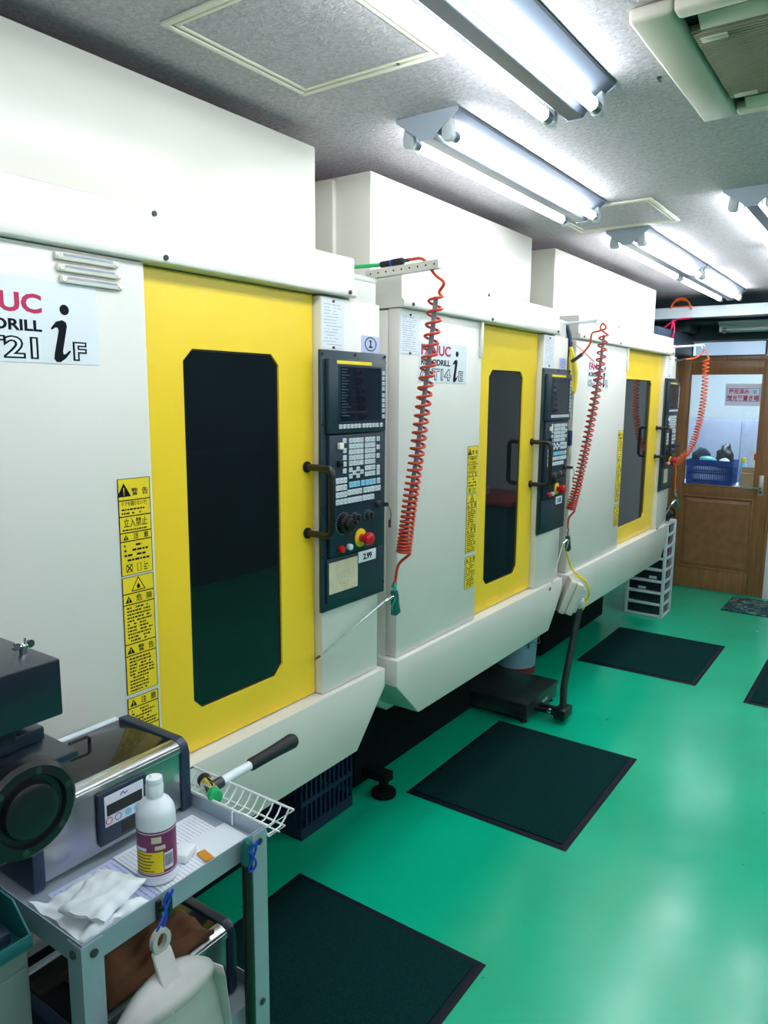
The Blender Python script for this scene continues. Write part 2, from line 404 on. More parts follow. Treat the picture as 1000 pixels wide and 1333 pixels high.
# ------------------------------------------------------------------ ceiling lamps
def ceiling_lamp(x, y0, label, length=1.262, group='twin-tube ceiling lamps', lit=True, z=CEIL, rot=0):
    t = thing('ceiling_lamp', label, 'ceiling lamp', (x, y0, z-.0005), rot, group)
    prof = [(-.105,0),(.105,0),(.105,-.008),(.07,-.030),(.030,-.058),(.022,-.072),(-.022,-.072),(-.030,-.058),(-.07,-.030),(-.105,-.008)]
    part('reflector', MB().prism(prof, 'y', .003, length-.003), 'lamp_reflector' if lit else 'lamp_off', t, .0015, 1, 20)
    for e in (0, length):
        s = 1 if e == 0 else -1
        ce = MB().prism([(-.106,0),(.106,0),(.106,-.010),(.032,-.062),(.023,-.075),(-.023,-.075),(-.032,-.062),(-.106,-.010)], 'y', e, e+s*.003)
        part('end_cap', ce, 'lamp_body' if lit else 'lamp_off', t)
    for sx in (-1, 1):
        cx, cz = sx*.067, -.064
        tb = part('tube', MB().cyl((cx,.062,cz),(cx,length-.062,cz),.0155,14), 'tube' if lit else 'lamp_off', t)
        for a, b in ((.028,.062),(length-.062,length-.028)):
            part('metal_cap', MB().cyl((cx,a,cz),(cx,b,cz),.0158,14), 'tube_cap', tb)
        for e in (.006, length-.030):
            so = MB().prism([(cx-.018,cz-.010),(cx-.010,cz-.020),(cx+.010,cz-.020),(cx+.018,cz-.010),(cx+.018,cz+.012),(cx+.012,cz+.042),(cx-.012,cz+.042),(cx-.018,cz+.012)], 'y', e, e+.024)
            part('socket', so, 'lamp_socket', t, .003)
    return t
ceiling_lamp(.627, .796, 'lit twin-tube ceiling lamp between the large ceiling hatch and the ceiling air conditioner')
ceiling_lamp(.207, 1.966, 'lit twin-tube ceiling lamp just before the ceiling hatch, above the second machine')
ceiling_lamp(.217, 3.808, 'lit twin-tube ceiling lamp beginning right behind the smaller ceiling hatch')
ceiling_lamp(.217, 5.088, 'lit twin-tube ceiling lamp nearest the white cable beam, end to end with another')
ceiling_lamp(.855, 3.312, 'lit twin-tube ceiling lamp in the aisle row beyond the air conditioner')
for x, y in ((.855,4.60),(.627,-.60),(2.2,-.9),(2.2,.55),(2.2,2.7),(2.2,4.3),(3.3,-.7),(3.3,1.0),(3.3,2.8)):  # unseen lamps; the right-hand rows are added to fill and even the light
    ceiling_lamp(x, y, 'lit twin-tube ceiling lamp added out of view to fill the aisle with light')

# ceiling hatches
def hatch(x0, x1, y0, y1, label):
    t = thing('ceiling_hatch', label, 'hatch', (x0, y0, CEIL), 0, 'ceiling access hatches')
    w, d = x1-x0, y1-y0
    for off, wd, h in ((0,.015,.008),(.021,.010,.006)):
        a = off; fr = MB()
        fr.box(a,w-a,a,a+wd,-h,-.0003); fr.box(a,w-a,d-a-wd,d-a,-h,-.0003); fr.box(a,a+wd,a+wd,d-a-wd,-h,-.0003); fr.box(w-a-wd,w-a,a+wd,d-a-wd,-h,-.0003)
        part('outer_frame' if off == 0 else 'inner_frame', fr, 'hatch_trim', t, .0015)
    part('lid', MB().box(.032,w-.032,.032,d-.032,-.003,-.0003), 'ceiling_paper', t)
    part('latch', MB().cyl((w*.72,d-.022,-.008),(w*.72,d-.022,-.005),.005,10), 'dark_metal', t)
hatch(.004, .455, 1.180, 1.662, 'square ceiling hatch with ivory trim above the first machine')
hatch(.010, .484, 3.265, 3.735, 'square ceiling hatch with pale trim between two lit lamps')

hk = thing('ceiling_hook', 'small dark screw hook in the ceiling beside the air conditioner', 'hook', (.832,2.093,CEIL))
part('screw_plate', MB().cyl((0,0,-.003),(0,0,-.0003),.006,10), 'dark_metal', hk); part('hook_wire', MB().tube([(0,0,-.003),(0,0,-.008),(.004,0,-.012),(.007,0,-.008)], .0015, 6), 'dark_metal', hk)
# ceiling air conditioner (two-way cassette)
def aircon():
    x0,x1,y0,y1 = .875,1.98,1.70,2.40
    t = thing('air_conditioner', 'ivory ceiling cassette air conditioner with ribbed intake grille', 'air conditioner', (x0,y0,CEIL))
    w, d = x1-x0, y1-y0; z = -.032
    sx, sy = .092, .045                                   # border to the recess
    fr = MB()
    def bord(a0,a1,b0,b1): fr.box(a0,a1,b0,b1,z,-.0005)
    bord(0,sx,0,d); bord(w-sx,w,0,d); bord(sx,w-sx,0,sy); bord(sx,w-sx,d-sy,d)
    part('panel_frame', fr, 'ac_ivory', t, .010, 3)
    part('recess', MB().box(sx,w-sx,sy,d-sy,-.006,-.001), 'black', t)
    for b0,b1,tilt in ((sy+.004,sy+.070,.020),(d-sy-.070,d-sy-.004,-.020)):
        lv = MB().add([(sx+.03,b0+.03,-.012),(w-sx-.03,b0+.03,-.012),(w-sx-.03,b1,-.028),(sx+.03,b1,-.028),(sx+.03,b0+.03,-.015),(w-sx-.03,b0+.03,-.015),(w-sx-.03,b1,-.031),(sx+.03,b1,-.031)],
                      [(0,1,2,3),(7,6,5,4),(0,4,5,1),(1,5,6,2),(2,6,7,3),(3,7,4,0)])
        part('air_flap', lv, 'ac_ivory', t)
    g0, g1 = sy+.085, d-sy-.085
    gr = part('intake_grille', MB().box(sx+.004,w-sx-.004,g0,g1,-.024,-.010), 'ac_grille', t, .002)
    n = 34; st = (g1-g0-.012)/n
    me = MB().prism([(0,0),(st*.62,0),(st*.5,-.006),(st*.12,-.006)], 'x', sx+.008, w-sx-.008).mesh('rib','ac_grille',0)
    for i in range(n): link('rib', me, gr, (0, g0+.006+i*st, -.0242))
    for a, b in ((sx+.02, g0+.022),(sx+.02, g1-.045)):
        part('latch', MB().box(a,a+.055,b,b+.024,-.034,-.0305), 'ac_ivory', gr, .002)
aircon()

# ------------------------------------------------------------------ machining centres
def key_grid():
    """(u, z, w, h, material) of every key of the operating panel"""
    K = []
    kw, kh = .0142, .0135
    for i in range(4): K.append((1.4895, 1.812-i*.0163, .012, .0125, 'key_white'))
    for i in range(4): K.append((1.4905, 1.742-i*.0163, .012, .0125, 'key_white'))
    K.append((1.491, 1.674, .012, .0125, 'key_white'))
    for u in [1.266]+[1.285+.0188*i for i in range(5)]+[1.383+.0183*i for i in range(5)]+[1.479]: K.append((u, 1.647, .0125, .0135, 'key_white'))
    for z in (1.603,1.573,1.551,1.531,1.510): K.append((1.291, z, .0155, .0155, 'key_white'))
    for r in range(5):
        for c in range(4): K.append((1.322+.0187*c, 1.602-.0178*r, .0152, .0155, 'key_white'))
        for c in range(3): K.append((1.4045+.019*c, 1.602-.0178*r, .0152, .0155, 'key_white'))
    for r in range(2):
        for c in range(3): K.append((1.405+.019*c, 1.511-.0193*r, .0152, .0155, 'key_white'))
    for z in (1.602,1.575,1.547): K.append((1.468, z, .0145, .0155, 'key_white'))
    K.append((1.469, 1.500, .0145, .033, 'key_white'))
    for u, z in ((1.322,1.511),(1.322,1.491),(1.341,1.501),(1.360,1.511),(1.360,1.490),(1.380,1.501)): K.append((u, z, .0148, .0145, 'key_white'))
    for u in (1.323,1.342,1.361,1.386,1.408,1.428,1.447): K.append((u, 1.464, .0160, .0185, 'key_blue'))
    K.append((1.472, 1.464, .0160, .0185, 'key_white'))
    for r in range(4):
        for c in range(3): K.append((1.255+.0192*c, 1.481-.0220*r, .0162, .0180, 'key_white'))
    for i in range(4): K.append((1.314+.019*i, 1.440, .0162, .0180, 'key_white'))
    for i in range(5): K.append((1.398+.0188*i, 1.440, .0162, .0180, 'key_white'))
    for i in range(4): K.append((1.314+.019*i, 1.415, .0162, .0180, 'key_white'))
    for i in range(3): K.append((1.394+.0215*i, 1.415, .0172, .0180, 'key_white'))
    return K
KEYS = key_grid()
KEY_MESH = {}
def key_mesh(w, h, m):
    k = (w, h, m)
    if k not in KEY_MESH:
        a, b = w/2, h/2; t = .86
        KEY_MESH[k] = MB().add([(0,-a,-b),(0,a,-b),(0,a,b),(0,-a,b),(.004,-a*t,-b*t),(.004,a*t,-b*t),(.004,a*t,b*t),(.004,-a*t,b*t)],
                               [(4,5,6,7),(0,1,5,4),(1,2,6,5),(2,3,7,6),(3,0,4,7)]).mesh('key', m, 0, 1, 0)
    return KEY_MESH[k]

def control_panel(root, du, full):
    """operating panel; du shifts it along the machine, coordinates are those of the first machine"""
    cp = part('control_panel', MB().box(.0005,.012,1.197+du,1.532+du,1.073,1.875), 'panel_dark', root, .003)
    part('display_bezel', MB().box(.0125,.030,1.214+du,1.508+du,1.626,1.849), 'panel_dark', cp, .004)
    part('screen', MB().box(.0302,.0312,1.2645+du,1.474+du,1.662,1.826), 'screen', cp)
    sf = MB(); sb = .003
    for a0,a1,b0,b1 in ((1.2605,1.478,1.6575,1.662),(1.2605,1.478,1.826,1.8305),(1.2605,1.2645,1.662,1.826),(1.474,1.478,1.662,1.826)): sf.box(.0302,.0325,a0+du,a1+du,b0,b1)
    part('screen_frame', sf, 'panel_dark2', cp)
    part('name_strip', MB().box(.0302,.0308,1.251+du,1.427+du,1.8345,1.8445), 'sticker_yellow', cp)
    part('keypad_plate', MB().box(.0125,.0262,1.221+du,1.500+du,1.245,1.622), 'panel_dark2', cp, .003)
    part('lower_lid', MB().box(.0125,.020,1.215+du,1.512+du,1.098,1.240), 'panel_dark', cp, .002)
    if full:
        for u,z,w,h,m in KEYS:
            link('key', key_mesh(w,h,m), cp, (.0304 if z > 1.63 else .0264, u+du, z))
        # readable legends are far below a pixel: tiny marks on the caps
        marks = MB()
        for u,z,w,h,m in KEYS:
            x = (.0304 if z > 1.63 else .0264)+.0041; marks.box(x,x+.0002,u+du-.0025,u+du+.0025,z-.002,z+.003)
        part('key_legends', marks, 'ink_grey', cp)['kind'] = 'stuff'
    else:
        mk = MB()
        for u,z,w,h,m in KEYS:
            x = .0304 if z > 1.63 else .0264; mk.box(x,x+.004,u+du-w*.46,u+du+w*.46,z-h*.46,z+h*.46)
        part('keys', mk, 'key_white', cp)['kind'] = 'stuff'
    # screws of the flange
    me = MB().cyl((0,0,0),(.003,0,0),.0042,8).mesh('screw','black')
    for u,z in ((1.204,1.862),(1.365,1.866),(1.525,1.866),(1.204,1.655),(1.525,1.848),(1.204,1.40),(1.204,1.25),(1.205,1.083),(1.365,1.080),(1.524,1.110)): link('screw', me, cp, (.0122,u+du,z))
    # text lines on the screen
    sl = MB()
    for i in range(17): sl.box(.03125,.0314,1.272+du,1.272+du+random.uniform(.02,.05),1.818-i*.0087,1.8205-i*.0087)
    sl.box(.03125,.0314,1.268+du,1.40+du,1.690,1.6912)
    part('screen_text', sl, 'screen_ink', cp)
    X = .0265
    part('lamp_button', MB().box(X,X+.012,1.2565+du,1.2755+du,1.578,1.598), 'amber_white', cp, .002)
    part('push_button', MB().box(X,X+.012,1.2545+du,1.2735+du,1.525,1.545), 'black', cp, .002)
    def dial(u, z, r, name, m='black'):
        k = part(name, MB().cyl((X,u+du,z),(X+.014,u+du,z),r,20), m, cp, .002)
        tk = MB()
        for i in range(9):
            a = math.radians(-30+i*30); tk.box(X,X+.0006,u+du+math.cos(a)*r*1.25-.0012,u+du+math.cos(a)*r*1.25+.0012,z+math.sin(a)*r*1.25-.0012,z+math.sin(a)*r*1.25+.0012)
        part('dial_marks', tk, 'key_white', k)
        part('pointer', MB().box(X+.014,X+.024,u+du-.004,u+du+.004,z-r*.8,z+r*.8), m if m != 'black' else 'black', k, .001)
    dial(1.345, 1.356, .014, 'selector_dial', 'dark_metal'); dial(1.415, 1.356, .014, 'selector_dial', 'dark_metal')
    hw = part('handwheel', MB().cyl((X,1.285+du,1.345),(X+.022,1.285+du,1.345),.031,28), 'black', cp, .004)
    part('handwheel_hub', MB().cyl((X+.022,1.285+du,1.345),(X+.036,1.285+du,1.345),.020,24), 'black', hw, .003)
    part('handwheel_knob', MB().cyl((X+.022,1.303+du,1.352),(X+.046,1.303+du,1.352),.006,12), 'black', hw, .002)
    dm = MB()
    for i in range(26):
        a = math.radians(i*360/26); dm.box(X,X+.0006,1.285+du+math.cos(a)*.035-.0009,1.285+du+math.cos(a)*.035+.0009,1.345+math.sin(a)*.035-.0015,1.345+math.sin(a)*.035+.0015)
    part('dial_marks', dm, 'key_white', hw)
    ks = part('key_switch', MB().cyl((X,1.466+du,1.388),(X+.014,1.466+du,1.388),.012,18), 'dark_metal', cp, .002)
    kk = MB().box(X+.014,X+.046,1.4645+du,1.4675+du,1.381,1.395); kk.tube([(X+.05,1.466+du,1.38),(X+.052,1.47+du,1.365),(X+.05,1.476+du,1.350),(X+.047,1.474+du,1.335)], .0016, 6); kk.box(X+.044,X+.047,1.470+du,1.481+du,1.312,1.338)
    part('key_ring', kk, 'chrome', ks)
    es = part('emergency_stop_ring', MB().cyl((X,1.372+du,1.288),(X+.006,1.372+du,1.288),.030,28), 'estop_yellow', cp, .002, label='yellow disc')
    M = Matrix.Translation((X+.006,1.372+du,1.288)) @ Matrix.Rotation(math.radians(90), 4, 'Y')
    part('emergency_stop_button', MB().lathe([(.013,0),(.013,.018),(.020,.021),(.0215,.028),(.0205,.038),(.015,.043),(.005,.0445)], n=24, M=M), 'red', es, label='red mushroom button')
    part('stop_button', MB().cyl((X,1.266+du,1.268),(X+.018,1.266+du,1.268),.011,18), 'red', cp, .003)
    part('start_button', MB().cyl((X,1.309+du,1.268),(X+.016,1.309+du,1.268),.0105,18), 'key_white', cp, .003)
    return cp

def logo(root, du, model, suffix, sub=None, dz=0):
    x = .0005; u0 = .128+du
    pl = part('logo_plate', MB().box(x,.0012,.122+du,.468+du,1.790+dz,1.934+dz+(.02 if dz > .01 else 0)), 'logo_white', root, label='white maker plate')
    z = 1.0*dz; X = .0013
    part('maker_lettering', text_mb('FANUC', .035, FX, (X,u0+.008,1.888+z), .207, bold=.0016), 'magenta', pl)
    part('type_lettering', text_mb('ROBODRILL', .0205, FX, (X,u0+.008,1.852+z), .205, bold=.0009), 'ink', pl)
    h = .038
    kx = 1.50
    part('model_lettering_outline', text_mb(model, h, FX, (X,u0+.004,1.800+z), bold=.0030, kx=kx), 'ink', pl)
    part('model_lettering_face', text_mb(model, h, FX, (X+.0006,u0+.004,1.800+z), bold=-.0002, kx=kx), 'logo_white', pl)
    part('suffix_lettering_outline', text_mb(suffix, .034, FX, (X,u0+.278,1.800+z), bold=.0030, kx=1.35), 'ink', pl)
    part('suffix_lettering_face', text_mb(suffix, .034, FX, (X+.0006,u0+.278,1.800+z), bold=-.0002, kx=1.35), 'logo_white', pl)
    if sub: part('suffix_lettering', text_mb(sub, .012, FX, (X,u0+.317,1.796+z), .010, bold=.0006), 'ink', pl)
    im = MB().lathe([(.0105,0),(.0105,.0005)], n=24, M=Matrix.Translation((X,u0+.264,1.899+z)) @ Matrix.Rotation(math.radians(90),4,'Y'))
    sh = [(.232,1.860),(.244,1.874),(.258,1.878),(.266,1.874),(.268,1.866),(.256,1.815),(.257,1.809),(.262,1.810),(.272,1.818),(.274,1.815),(.262,1.801),(.250,1.793),(.241,1.793),(.236,1.799),(.238,1.812),(.249,1.856),(.247,1.862),(.242,1.862),(.234,1.857)]
    im.prism([(u0+a,b+z) for a,b in sh], 'x', X, X+.0005)
    part('italic_letter', im, 'ink', pl, smooth=0)

def tri_icon(u, z, s):
    mb = MB(); mb.prism([(u-s*.6,z),(u+s*.6,z),(u,z+s)], 'x', 0, .0003); return mb
def warning(root, u0, zt, blocks, ink_seed, label=None):
    """yellow warning strip, blocks: list of (height, kind, text)"""
    w = .088; X = .0006; tot = sum(b[0] for b in blocks)
    st = part('warning_sticker', MB().box(X,X+.0005,u0,u0+w,zt-tot,zt), 'ink', root, label='yellow and black warning sticker')
    z = zt; X2 = X+.0006; yb = MB(); ik = MB()
    for i,(h, kind, txt) in enumerate(blocks):
        b = .0022
        yb.box(X2,X2+.0003,u0+b,u0+w-b,z-h+b*.6,z-b*.6)
        X3 = X2+.0004; pos = (X3,0,0)
        if kind == 'head':
            s = h*.62; zz = z-h+h*.18
            t = tri_icon(u0+.016, zz, s); t.v = [(v[0]+X3,v[1],v[2]) for v in t.v]; ik.add(t.v, t.f); yb.box(X3+.0003,X3+.0005,u0+.0150,u0+.0170,zz+s*.26,zz+s*.66); yb.box(X3+.0003,X3+.0005,u0+.0150,u0+.0170,zz+s*.10,zz+s*.20)
            for k, ch in enumerate(txt): m = text_mb(ch, min(h*.52,.0125), FX, (X3,u0+.036+k*.028,zz+h*.06), bold=.0001); ik.add(m.v, m.f)
        elif kind == 'big':
            m = text_mb(txt, h*.42, FX, (X3,u0+.012,z-h*.62), .064); ik.add(m.v, m.f)
            m = rects(FX, (X3,0,0), lines(u0+.008,u0+w-.008,z-h+.003,z-h*.72,1,.4,ink_seed+i)); ik.add(m.v, m.f)
        elif kind == 'fire':
            for s, hh in ((0,1),): 
                c, bz = u0+w/2, z-h+h*.14; S = h*.78
                for (p,q) in (((c-S*.58,bz),(c+S*.58,bz)),((c+S*.58,bz),(c,bz+S)),((c,bz+S),(c-S*.58,bz))):
                    ik.tube([(X3,p[0],p[1]),(X3,q[0],q[1])], .0011, 4)
                fl = [(0,.10),(.12,.16),(.16,.28),(.10,.42),(.05,.36),(.02,.58),(-.09,.42),(-.15,.28),(-.11,.15)]
                ik.prism([(c+a*S,bz+b_*S) for a,b_ in fl], 'x', X3, X3+.0003)
        else:
            rows = max(2, int(h/.0085))
            if kind == 'jp': 
                m = text_mb(txt, .0085, FX, (X3,u0+.010,z-.0125), .066); ik.add(m.v, m.f)
                m = rects(FX, (X3,0,0), lines(u0+.008,u0+w-.006,z-h+.003,z-.0165,2,.42,ink_seed+i)); ik.add(m.v, m.f)
            elif kind == 'pict':
                m = rects(FX, (X3,0,0), lines(u0+.010,u0+w-.006,z-h*.62,z-.004,rows-5,.42,ink_seed+i)); ik.add(m.v, m.f)
                cy = z-h*.79; 
                for sgn in (-1,1): ik.tube([(X3,u0+.014,cy-sgn*.009),(X3,u0+.030,cy+sgn*.009)], .0014, 4)
                ik.tube([(X3,u0+.022+math.cos(a)*.009,cy+math.sin(a)*.009) for a in [k*math.pi/6 for k in range(12)]], .0007, 4, closed=True)
                ik.tube([(X3,u0+.044,cy-.010),(X3,u0+.044,cy+.008),(X3,u0+.054,cy+.008),(X3,u0+.054,cy-.010)], .0008, 4, closed=True)
                m = rects(FX, (X3,0,0), lines(u0+.062,u0+.080,cy-.012,cy+.012,4,.45,ink_seed+i)); ik.add(m.v, m.f)
            else:
                m = rects(FX, (X3,0,0), lines(u0+.010,u0+w-.006,z-h+.004,z-.004,rows,.46,ink_seed+i)); ik.add(m.v, m.f)
        z -= h
    part('yellow_field', yb, 'sticker_yellow', st, smooth=0); part('black_print', ik, 'ink', st, smooth=0)

def machine(y0, label, L, C0, C1, HR, WR, model, suffix, sub=None, full=True, dz_logo=0, vents=0, st_u=None, boxr=1.37, logo_u=0, strips=0, base=(-.40,.28,1.34)):
    r = thing('machining_centre', label, 'machine', (0,y0,0), 0, 'machining centres in a row')
    B0, B1 = -.048, -1.30
    # cabinet
    part('cabinet', MB().box(B1,B0,.0,C1,.78,2.03), 'paint', r, .004)
    part('front_panel', MB().box(B0+.0005,0,0,L,.801,2.034), 'paint', r, .003)
    cm = MB().box(B0+.0005,0,C0,C1,.801,2.030)
    part('panel_column', cm, 'paint', r, .003)
    # hood with a folded lip
    hp = [(-.60,2.036),(.016,2.036),(.020,2.040),(.020,2.060),(.010,2.066),(.010,2.150),(.006,2.154),(-.60,2.154)]
    part('hood', MB().prism(hp, 'y', -.004, HR), 'paint', r, .0015, 1)
    part('top_cover', MB().box(B1,-.15,.034,boxr,2.1545,2.503), 'paint_box', r, .005)
    part('side_cover', MB().box(B1+.02,-.152,-.0+.0,.033,2.1545,2.48) if False else MB().box(-1.1,-.30,.012,.0335,2.16,2.49), 'paint_box', r, .003)
    rb = part('end_box', MB().box(-.16,-.012,HR+.002,C1-.004,2.0305,2.112), 'paint', r, .003)
    part('end_box_lid', MB().box(-.162,-.010,HR+.001,C1-.002,2.098,2.114), 'paint', rb, .002)
    # coolant tray
    tr = MB()
    pl = [(-.022,.798),(WR,.798),(WR,.730),(WR-.16,.552),(.128,.552),(-.022,.700)]
    tr.prism(pl, 'x', -.155, .020)
    part('chip_tray', tr, 'paint', r, .0025)
    t2 = MB().prism([(.02,.79),(WR-.05,.79),(WR-.05,.66),(WR-.20,.50),(.17,.50),(.02,.60)], 'x', -.85, -.157)
    part('tray_hopper', t2, 'paint', r, .003)
    bx, b0_, b1_ = base; bs = MB().box(-1.2,bx,b0_,b1_,.03,.60)
    part('base_casting', bs, 'machine_dark', r, .01)
    ft = MB().cyl((0,0,.001),(0,0,.022),.055,20).cyl((0,0,.022),(0,0,.07),.022,12).box(-.16,.03,-.03,.03,.07,.11)
    fm_ = ft.mesh('levelling_foot', 'machine_dark', .003)
    for x, u in ((-1.12,.36),(-1.12,C1-.42),(-.30 if L < .8 else -.60,.36 if L < .8 else .16),(-.62,C1-.12)): link('levelling_foot', fm_, r, (x,u,0))
    # sliding door
    d0, d1 = L-.10, C0-.003
    wu0, wu1, wz0, wz1 = L+.128, C0-.150, .912, 1.853
    if not full and C0-L > .8: wu0, wu1 = L+.055, C0-.215
    c = .030
    oct_ = lambda e: [(wu0+c-e*.4,wz0-e),(wu1-c+e*.4,wz0-e),(wu1+e,wz0+c-e*.4),(wu1+e,wz1-c+e*.4),(wu1-c+e*.4,wz1+e),(wu0+c-e*.4,wz1+e),(wu0-e,wz1-c+e*.4),(wu0-e,wz0+c-e*.4)]
    dm = MB()
    o = oct_(0); k = len(o); rect = [(d0,.803),(d1,.803),(d1,2.033),(d0,2.033)]
    XF, XBk = -.030, -.046
    def loop(x): return [(x,a,b) for a,b in rect] + [(x,a,b) for a,b in o]
    fr = [(0,1,5,4),(1,2,7,6),(2,3,9,8),(3,0,11,10),(1,6,5),(2,8,7),(3,10,9),(0,4,11)]
    v = loop(XF)+loop(XBk); n = 12
    f = list(fr)+[tuple(i+n for i in q[::-1]) for q in fr]+[(i,(i+1)%4,(i+1)%4+n,i+n) for i in range(4)]+[(4+i,4+(i+1)%8,4+(i+1)%8+n,4+i+n) for i in range(8)]
    dm.add(v, f)
    dr = part('sliding_door', dm, 'yellow', r, smooth=20)
    part('window_pane', MB().prism(oct_(.001), 'x', -.045, -.037), 'dark_pane', dr, smooth=0)
    # black seal round the pane
    s0, s1 = oct_(.0), oct_(-.005); sv = [(-.0362,a,b) for a,b in s0]+[(-.0362,a,b) for a,b in s1]
    part('window_seal', MB().add(sv, [(i,(i+1)%8,8+(i+1)%8,8+i) for i in range(8)]), 'black', dr, smooth=0)
    hu = C0-.035; hr = .0105
    pts = [(-.030,hu,1.527),(.050,hu,1.527)] + [(.050+.020*math.sin(a),hu,1.507+.020*math.cos(a)) for a in (.5,1.1)] + [(.070,hu,1.507),(.070,hu,1.345)] + [(.050+.020*math.cos(a),hu,1.345-.020*math.sin(a)) for a in (.5,1.1)] + [(.050,hu,1.325),(-.030,hu,1.325)]
    hd = MB().tube(pts, hr, 12)
    for z in (1.527,1.325): hd.cyl((-.0298,hu,z),(-.024,hu,z),.017,16)
    part('door_handle', hd, 'black', dr)
    if strips: part('guide_strip', MB().box(.0005,.010,L-.022,L-.004,1.895,2.034), 'paint_box', r, .002)
    # screws of the hood
    me = MB().cyl((0,0,0),(.004,0,0),.0062,10).mesh('screw','black')
    for a,z,x in ((.64,2.049,.0202),(HR-.035,2.049,.0202),(.05,2.049,.0202),(.62,2.142,.0102)): link('screw', me, r, (x,a,z))
    if vents:
        for i in range(vents):
            z = 2.017-.0225*i; u = .375+.004*i
            vt = part('vent_slat', MB().box(.0005,.010,u,u+.148,z-.0075,z+.0075), 'paint_box', r, .003)
            part('vent_groove', MB().box(.0102,.0108,u+.016,u+.132,z+.0005,z+.0055), 'ink_grey', vt)
            ms = MB().cyl((.0102,0,0),(.0125,0,0),.0038,10).mesh('screw','chrome')
            for a in (u+.007,u+.141): link('screw', ms, vt, (0,a,z))
    logo(r, logo_u, model, suffix, sub, dz_logo)
    su = L-.096; zt = 1.551 if strips == 0 else 1.541
    k = 1.0 if strips == 0 else .86
    warning(r, su, zt, [(.050*k,'head','警告'),(.037*k,'jp','ドアを開けないで!'),(.038*k,'big','立入禁止'),(.020*k,'head','注意'),(.080*k,'pict','')], 11)
    z2 = zt-.229*k
    warning(r, su, z2, [(.040*k,'fire',''),(.026*k,'head','危険'),(.095*k,'text',''),(.028*k,'head','警告'),(.094*k,'text','')], 31)
    z3 = z2-.288*k
    warning(r, su, z3-.004 if strips == 0 else z3-.012, [(.026,'head','注意'),(.055,'text',''),(.055,'text','')], 51)
    control_panel(r, C0-1.213, full)
    return r
M1Y, M2Y, M3Y = .52, 2.148, 3.772
machine(M1Y, 'white machining centre with yellow door and T21 maker plate, behind the steel cart', .594, 1.213, 1.51, 1.362, 1.53, 'α-T21', 'F', dz_logo=.012, vents=3)
machine(M2Y, 'white machining centre with yellow door and T14 plate, between the two other machines', .594, 1.213, 1.51, 1.362, 1.53, 'α-T14', 'E', strips=1, vents=0)
machine(M3Y, 'longer white machining centre with wide yellow door, nearest the brown wooden door', .850, 1.715, 1.985, 1.835, 1.985, 'α-T14', 'E', 'L', full=False, strips=1, boxr=1.90, logo_u=.06, base=(-.42,.74,1.93))

# ------------------------------------------------------------------ papers on the machines
def paper(name, label, cat, y0, y1, z0, z1, x=.0005, m='paper', rows=0, seed=1, group=None, tilt=0):
    t = thing(name, label, cat, (x,(y0+y1)/2,z0), 0, group); w = (y1-y0)/2; h = z1-z0
    if tilt: t.rotation_euler = (tilt,0,0)
    part('sheet', MB().box(0,.0006,-w,w,0,h), m, t)
    if rows:
        part('handwriting', rects(FX, (.0007,0,0), lines(-w*.8,w*.8,h*.06,h*.94,rows,.22,seed)), 'ink_grey', t)
        mg = MB().cyl((.0008,0,h*.97),(.005,0,h*.97),.004,10); mg.cyl((.0008,0,h*.02),(.005,0,h*.02),.004,10); part('magnet', mg, 'dark_metal', t)
    return t
paper('paper_note', 'handwritten paper note above the control panel marked 1', 'note', M1Y+1.216, M1Y+1.322, 1.880, 2.022, rows=14, seed=3)
paper('paper_note', 'paper list on the front of the T14 machine beside the red coil hose', 'note', M2Y+.004, M2Y+.120, 1.884, 2.020, rows=16, seed=5)
paper('paper_note', 'paper note above the control panel marked 3', 'note', M2Y+1.218, M2Y+1.335, 1.884, 2.020, rows=14, seed=7)
paper('paper_note', 'small paper note above the control panel of the longest machine', 'note', M3Y+1.745, M3Y+1.86, 1.888, 2.01, rows=6, seed=9)
def number_card(y0, y1, z0, z1, ch, label):
    t = paper('number_card', label, 'card', y0, y1, z0, z1, x=.0128 if False else .0005, m='paper_lilac')
    w = (y1-y0)/2; h = z1-z0; cz = h*.52; X = .0008
    ik = MB().tube([(X,math.cos(a)*w*.62,cz+math.sin(a)*h*.40) for a in [k*math.pi/10 for k in range(20)]], .0016, 5, closed=True)
    m = text_mb('１' if ch == '1' else ch, h*.40, FX, (X,0,cz-h*.20), align='CENTER', bold=.0012); ik.add(m.v, m.f)
    part('circled_number', ik, 'ink' if ch == '1' else 'ink_blue', t)
number_card(M1Y+1.412, M1Y+1.508, 1.8765, 1.929, '1', 'lilac card with a circled 1 above the first control panel')
number_card(M2Y+1.405, M2Y+1.495, 1.8765, 1.930, '3', 'lilac card with a circled 3 above a control panel')
def value_tag(y0, y1, z0, z1, txt, label):
    t = thing('value_tag', label, 'tag', (.0205,(y0+y1)/2,z0)); w = (y1-y0)/2; h = z1-z0
    part('plate', MB().box(0,.003,-w,w,0,h), 'paper', t, .0008)
    part('digits', text_mb(txt, h*.52, FX, (.0031,0,h*.24), align='CENTER', bold=.0010), 'ink', t)
value_tag(M1Y+1.371, M1Y+1.466, 1.202, 1.239, '2.99', 'white tag reading 2.99 on the control panel marked 1')
value_tag(M2Y+1.385, M2Y+1.465, 1.205, 1.245, '3.00', 'white tag with a handwritten number on the control panel marked 3')
